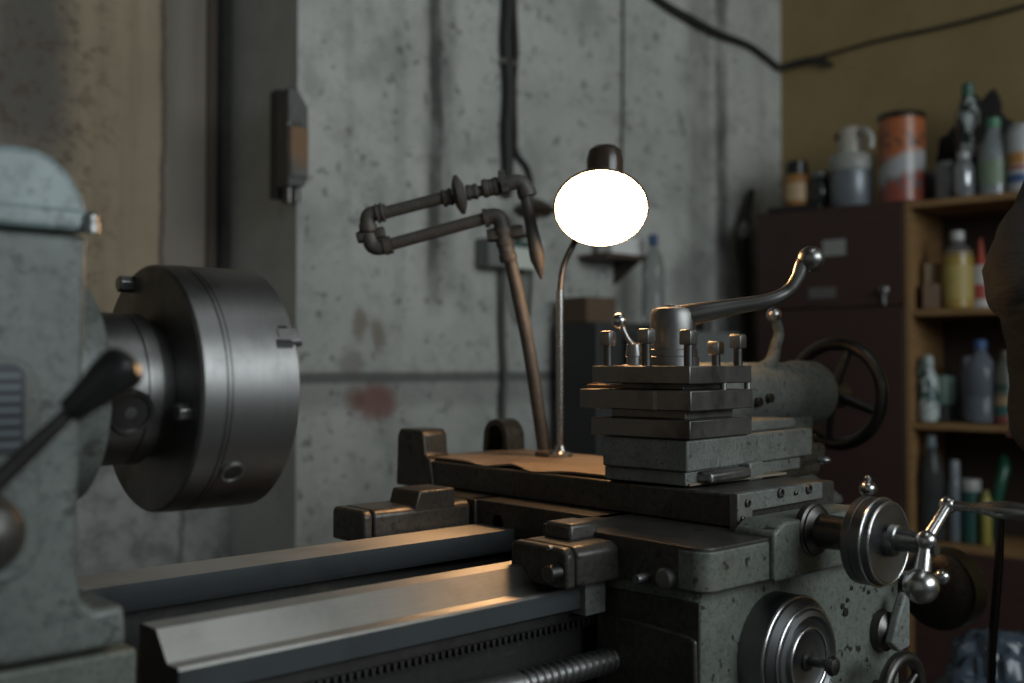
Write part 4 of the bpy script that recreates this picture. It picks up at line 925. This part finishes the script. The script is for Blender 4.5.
k = MB(); q = SP(997, 541, .1); k.tube([V((q.x,q.y,Z3+.013)), SP(996,510,.1), SP(1000,485,.1), SP(1004,468,.12), SP(1003,456,.14)], [.012,.016,.018,.020,.012], 14, 5)
tag(k.build('hose', pm('green_hose',(.015,.09,.055),.35)), 'bent dark green hose standing on the fourth shelf', 'hose')

# hanging bundle by the cupboard's left side
hb = thing('hanging_hose', 'dark hose with a pale fitting hanging at the wall corner beside the cupboard', 'hose', P(748,240,Y=WALL_Y-.06))
MB().tube([P(752,190,Y=WALL_Y-.04),P(746,215,Y=WALL_Y-.05),P(743,240,Y=WALL_Y-.06),P(746,280,Y=WALL_Y-.05),P(747,330,Y=WALL_Y-.04),P(746,400,Y=WALL_Y-.04)], [.012,.022,.026,.018,.018,.018], 14, 5).build('hose_body', 'conduit', hb)
q = P(744,232,Y=WALL_Y-.08); MB().lathe(q+V((0,0,-.03)), (0,0,1), [(0,.01),(.01,.022),(.04,.024),(.055,.016),(.07,.01)], 20).build('fitting', plain('pale_fitting',(.22,.22,.21),.4), hb)

# plastic bag on the floor at the right
random.seed(5)
bm_ = MB(); bmesh.ops.create_icosphere(bm_.bm, subdivisions=5, radius=1)
c0 = P(996, 716, D=2.3)
for v_ in bm_.bm.verts:
    d_ = v_.co.normalized(); f_ = 1+.22*mn.noise(d_*1.7+V((3,1,0)))+.10*abs(mn.noise(d_*5))+.05*mn.noise(d_*11)
    v_.co = c0 + V((d_.x*f_*.13, d_.y*f_*.13, d_.z*f_*.15 + (.03 if d_.z > .75 else 0)))
zb = min(v_.co.z for v_ in bm_.bm.verts)
tag(bm_.build('plastic_bag', plain('blue_grey_plastic',(.05,.07,.095),.25,var=.5,sc=8)), 'crumpled blue-grey plastic bag at the bottom right', 'bag')
k = MB(); k.lathe((c0.x,c0.y,-E), (0,0,1), [(0,.15),(.02,.15),(.03,.03),(zb+E-.03,.03),(zb+E-.02,.15),(zb+E-.001,.15)], 32)
tag(k.build('stool', plain('dark_stool',(.02,.018,.016),.6)), 'dark round stool carrying the blue-grey plastic bag', 'stool')

# ------------------------------------------------------------------ person at the right edge
def skin(name, mat, parent, org, joints, edges, sub=2):
    me = bpy.data.meshes.new(name)
    me.from_pydata([tuple(V(p)+V((0,0,E))-V(org)) for p, r in joints], edges, [])
    o = bpy.data.objects.new(name, me); C.objects.link(o); o.parent = parent
    s = o.modifiers.new('skin', 'SKIN')
    for i, (p, r) in enumerate(joints):
        r = r if isinstance(r, tuple) else (r, r); me.skin_vertices[0].data[i].radius = r
    me.skin_vertices[0].data[0].use_root = True
    m2 = o.modifiers.new('sub', 'SUBSURF'); m2.levels = sub; m2.render_levels = sub
    me.materials.append(mat); s.use_smooth_shade = True
    return o
jk = N('dark_jacket_cloth'); f1 = jk.noise(6, 4, .6); jk.bump(jk.noise(9, 3, .6, (1,1,2.5)), .8, .012)
jk.out(jk.mix(f1, (.030,.031,.030), (.018,.018,.018)), .8)
tr_m = plain('dark_trousers', (.014,.014,.015), .85); sk_m = plain('skin', (.34,.2,.14), .5, var=.15, sc=10); sk_m2 = plain('dark_hair', (.02,.015,.012), .7)
pc = P(1120, 364, D=1.66); pc.z = 0
person = thing('person', 'person in a dark jacket with bent elbow at the right edge of the picture', 'person', V((pc.x,pc.y,-E)))
org = V((pc.x,pc.y,0))
# body axes: across = RT-ish so the elbow points left in the picture
ac = (RT*.93 + fwd0*.37).normalized(); fr = V((-ac.y, ac.x, 0))   # facing away towards the lathe's tailstock
def B(a, f, z): return pc + ac*a + fr*f + V((0,0,z))
elb = P(1028, 282, D=1.50)
sh_l = B(-.12, -.01, .26); wr = P(1120, 392, D=1.46)
j = [(B(0,0,-.20),(.16,.12)),(B(0,0,-.05),(.15,.115)),(B(0,.0,.12),(.165,.12)),(B(0,0,.25),(.15,.10)),(B(0,0,.33),(.06,.06)),(B(0,.01,.40),(.052,.055)),
     (sh_l,(.075,.075)),(sh_l*.45+elb*.55,(.068,.068)),(elb,(.062,.062)),(elb*.5+wr*.5,(.052,.052)),(wr,(.036,.036)),
     (B(.17,-.01,.27),(.075,.075)),(B(.22,-.02,.13),(.066,.066)),(B(.26,.0,.0),(.060,.060)),(B(.22,.12,-.06),(.050,.050)),(B(.17,.2,-.08),(.036,.036)),
     (B(-.09,0,-.32),(.088,.09)),(B(-.10,.01,-.68),(.06,.06)),(B(-.10,0,-1.07),(.042,.045)),(B(-.10,.12,-1.115),(.045,.035)),
     (B(.09,0,-.32),(.088,.09)),(B(.10,.01,-.68),(.06,.06)),(B(.10,0,-1.07),(.042,.045)),(B(.10,.12,-1.115),(.045,.035))]
ed = [(0,1),(1,2),(2,3),(3,4),(4,5),(3,6),(6,7),(7,8),(8,9),(9,10),(3,11),(11,12),(12,13),(13,14),(14,15),(0,16),(16,17),(17,18),(18,19),(0,20),(20,21),(21,22),(22,23)]
skin('body', tr_m, person, org, j, ed)
# jacket: torso and sleeves, a little larger
def up(t, k): return tuple(x+k for x in t)
jj = [(B(-.035,0,-.19), (.195,.145)),(j[1][0],(.185,.13)),(B(-.02,0,.12),(.20,.135)),(j[3][0],(.162,.115)),(j[4][0],(.075,.075)),
      (sh_l,(.080,.080)),(sh_l*.45+elb*.55,(.074,.074)),(elb+V((0,0,.008)),(.074,.074)),(elb*.82+wr*.18,(.072,.072)),(elb*.5+wr*.5,(.06,.06)),(elb*.2+wr*.8,(.048,.048)),
      (j[11][0],(.088,.088)),(j[12][0],(.08,.08)),(j[13][0],(.074,.074)),(j[14][0],(.062,.062)),(j[14][0]*.3+j[15][0]*.7,(.048,.048))]
je = [(0,1),(1,2),(2,3),(3,4),(3,5),(5,6),(6,7),(7,8),(8,9),(9,10),(3,11),(11,12),(12,13),(13,14),(14,15)]
jo = skin('jacket', jk.m, person, org, jj, je, 3)
lab(jo, 'dark creased jacket')
tx = bpy.data.textures.new('folds', 'CLOUDS'); tx.noise_scale = .06
dm = jo.modifiers.new('folds', 'DISPLACE'); dm.texture = tx; dm.strength = .022; dm.mid_level = .5
# head
hm = MB(); bmesh.ops.create_icosphere(hm.bm, subdivisions=4, radius=1); hc = B(0, .03, .51)
for v_ in hm.bm.verts:
    x_, y_, z_ = v_.co
    wd = .075*(1-.25*max(0,-z_)); n_f = .018*math.exp(-((x_/.16)**2+((z_+.08)/.16)**2)) if y_ > 0 else 0
    ey = -.006*(math.exp(-(((x_-.38)/.16)**2+((z_-.1)/.12)**2))+math.exp(-(((x_+.38)/.16)**2+((z_-.1)/.12)**2))) if y_ > 0 else 0
    v_.co = hc + ac*(x_*wd) + fr*(y_*.093+n_f+ey) + V((0,0,z_*.115))
hd = hm.build('head', sk_m, person)
for s_ in (-1, 1):
    e_ = MB(); e_.lathe(hc+ac*(.072*s_)+V((0,0,-.005)), ac*s_, [(0,.02),(.008,.022),(.012,.016),(.008,.008)], 16); e_.build('ear', sk_m, hd)
    e_ = MB(); e_.ball(hc+ac*(.028*s_)+fr*.078+V((0,0,.012)), .011); e_.build('eye', plain('eye_white',(.5,.5,.48),.3,var=0), hd)
m_ = MB(); m_.tube([hc+ac*-.022+fr*.082+V((0,0,-.055)), hc+fr*.089+V((0,0,-.053)), hc+ac*.022+fr*.082+V((0,0,-.055))], [.002,.005,.002], 8, 4); m_.build('mouth', plain('lips',(.25,.1,.08),.5), hd)
hh_ = MB(); bmesh.ops.create_icosphere(hh_.bm, subdivisions=4, radius=1)
for v_ in hh_.bm.verts:
    x_, y_, z_ = v_.co; v_.co = hc + ac*(x_*.080) + fr*(min(y_,.35)*.098-.006) + V((0,0,max(z_,-.25+(.5*max(y_,0)))*.122+.004))
hh_.build('hair', sk_m2, person)
# hands with five fingers
def hand(wp, d, side):
    d = V(d).normalized(); n0 = V((0,0,-1)); lat = d.cross(n0).normalized()*side
    jn = [(wp,.028),(wp+d*.04,(.036,.018)),(wp+d*.075,(.038,.015))]; e = [(0,1),(1,2)]
    h_ = skin('hand', sk_m, person, org, [(p, r if isinstance(r, tuple) else (r,r)) for p, r in jn], e, 2)
    for k_, (o_, l_) in enumerate(((-.028,.062),(-.010,.072),(.009,.068),(.026,.052))):
        b_ = wp+d*.07+lat*o_
        skin('finger', sk_m, h_, org, [(b_,(.0088,)*2),(b_+d*l_*.45,(.0085,)*2),(b_+d*l_*.8+n0*.015,(.0078,)*2),(b_+d*l_*.9+n0*.032,(.0065,)*2)], [(0,1),(1,2),(2,3)], 1)
    b_ = wp+d*.03-lat*.025
    skin('thumb', sk_m, h_, org, [(b_,(.011,)*2),(b_+d*.025-lat*.022+n0*.008,(.0105,)*2),(b_+d*.05-lat*.026+n0*.018,(.008,)*2)], [(0,1),(1,2)], 1)
hand(wr, wr-elb, 1); hand(j[15][0], j[15][0]-j[14][0], -1)

# black strap hanging down from behind the crank grip
k = MB(); k.tube([P(1000,516,D=1.75),P(999,560,D=1.75),P(996,600,D=1.75),P(992,650,D=1.75),P(991,700,D=1.75),P(992,760,D=1.75)], .012, 12, 5, flat=.5)
tag(k.build('strap', 'black'), 'thin black strap hanging straight down behind the polished crank grip', 'strap')

# ------------------------------------------------------------------ light, world, camera
def area(name, loc, target, sx, sy, power, col):
    l = bpy.data.lights.new(name, 'AREA'); l.shape = 'RECTANGLE'; l.size = sx; l.size_y = sy; l.energy = power; l.color = col
    o = bpy.data.objects.new(name, l); C.objects.link(o); o.location = V(loc)+V((0,0,E))
    o.rotation_euler = (V(target)-V(loc)).to_track_quat('-Z', 'Y').to_euler(); return o
area('window_daylight', (1.7, -2.4, 1.25), (1.2, 1.6, .1), 3.0, 1.5, 80, (.88,.97,1.0))
area('overhead_fill', (1.2, .2, 2.0), (1.0, .9, -1.0), 1.2, .3, 3.0, (.9,.97,1.0))  # added dim fill from above, gives the front slideway something to reflect
w_ = bpy.data.worlds.new('world'); bpy.context.scene.world = w_; w_.use_nodes = True
w_.node_tree.nodes['Background'].inputs[0].default_value = (.75,.9,1,1); w_.node_tree.nodes['Background'].inputs[1].default_value = .06

cam = bpy.data.cameras.new('camera'); co = bpy.data.objects.new('camera', cam); C.objects.link(co)
cam.sensor_width = 36; cam.lens = 36*F_PX/1024; cam.clip_start = .02
R_ = Matrix((RT, UP, -FW)).transposed(); co.matrix_world = Matrix.Translation((0,0,E)) @ R_.to_4x4()
cam.dof.use_dof = True; cam.dof.focus_distance = 1.42; cam.dof.aperture_fstop = 2.4
sc = bpy.context.scene; sc.camera = co
sc.view_settings.view_transform = 'Standard'; sc.view_settings.look = 'None'; sc.view_settings.gamma = 1; sc.view_settings.use_curve_mapping = False
sc.view_settings.exposure = 0
try:
    sc.cycles.use_denoising = True; sc.cycles.max_bounces = 6
except Exception: pass
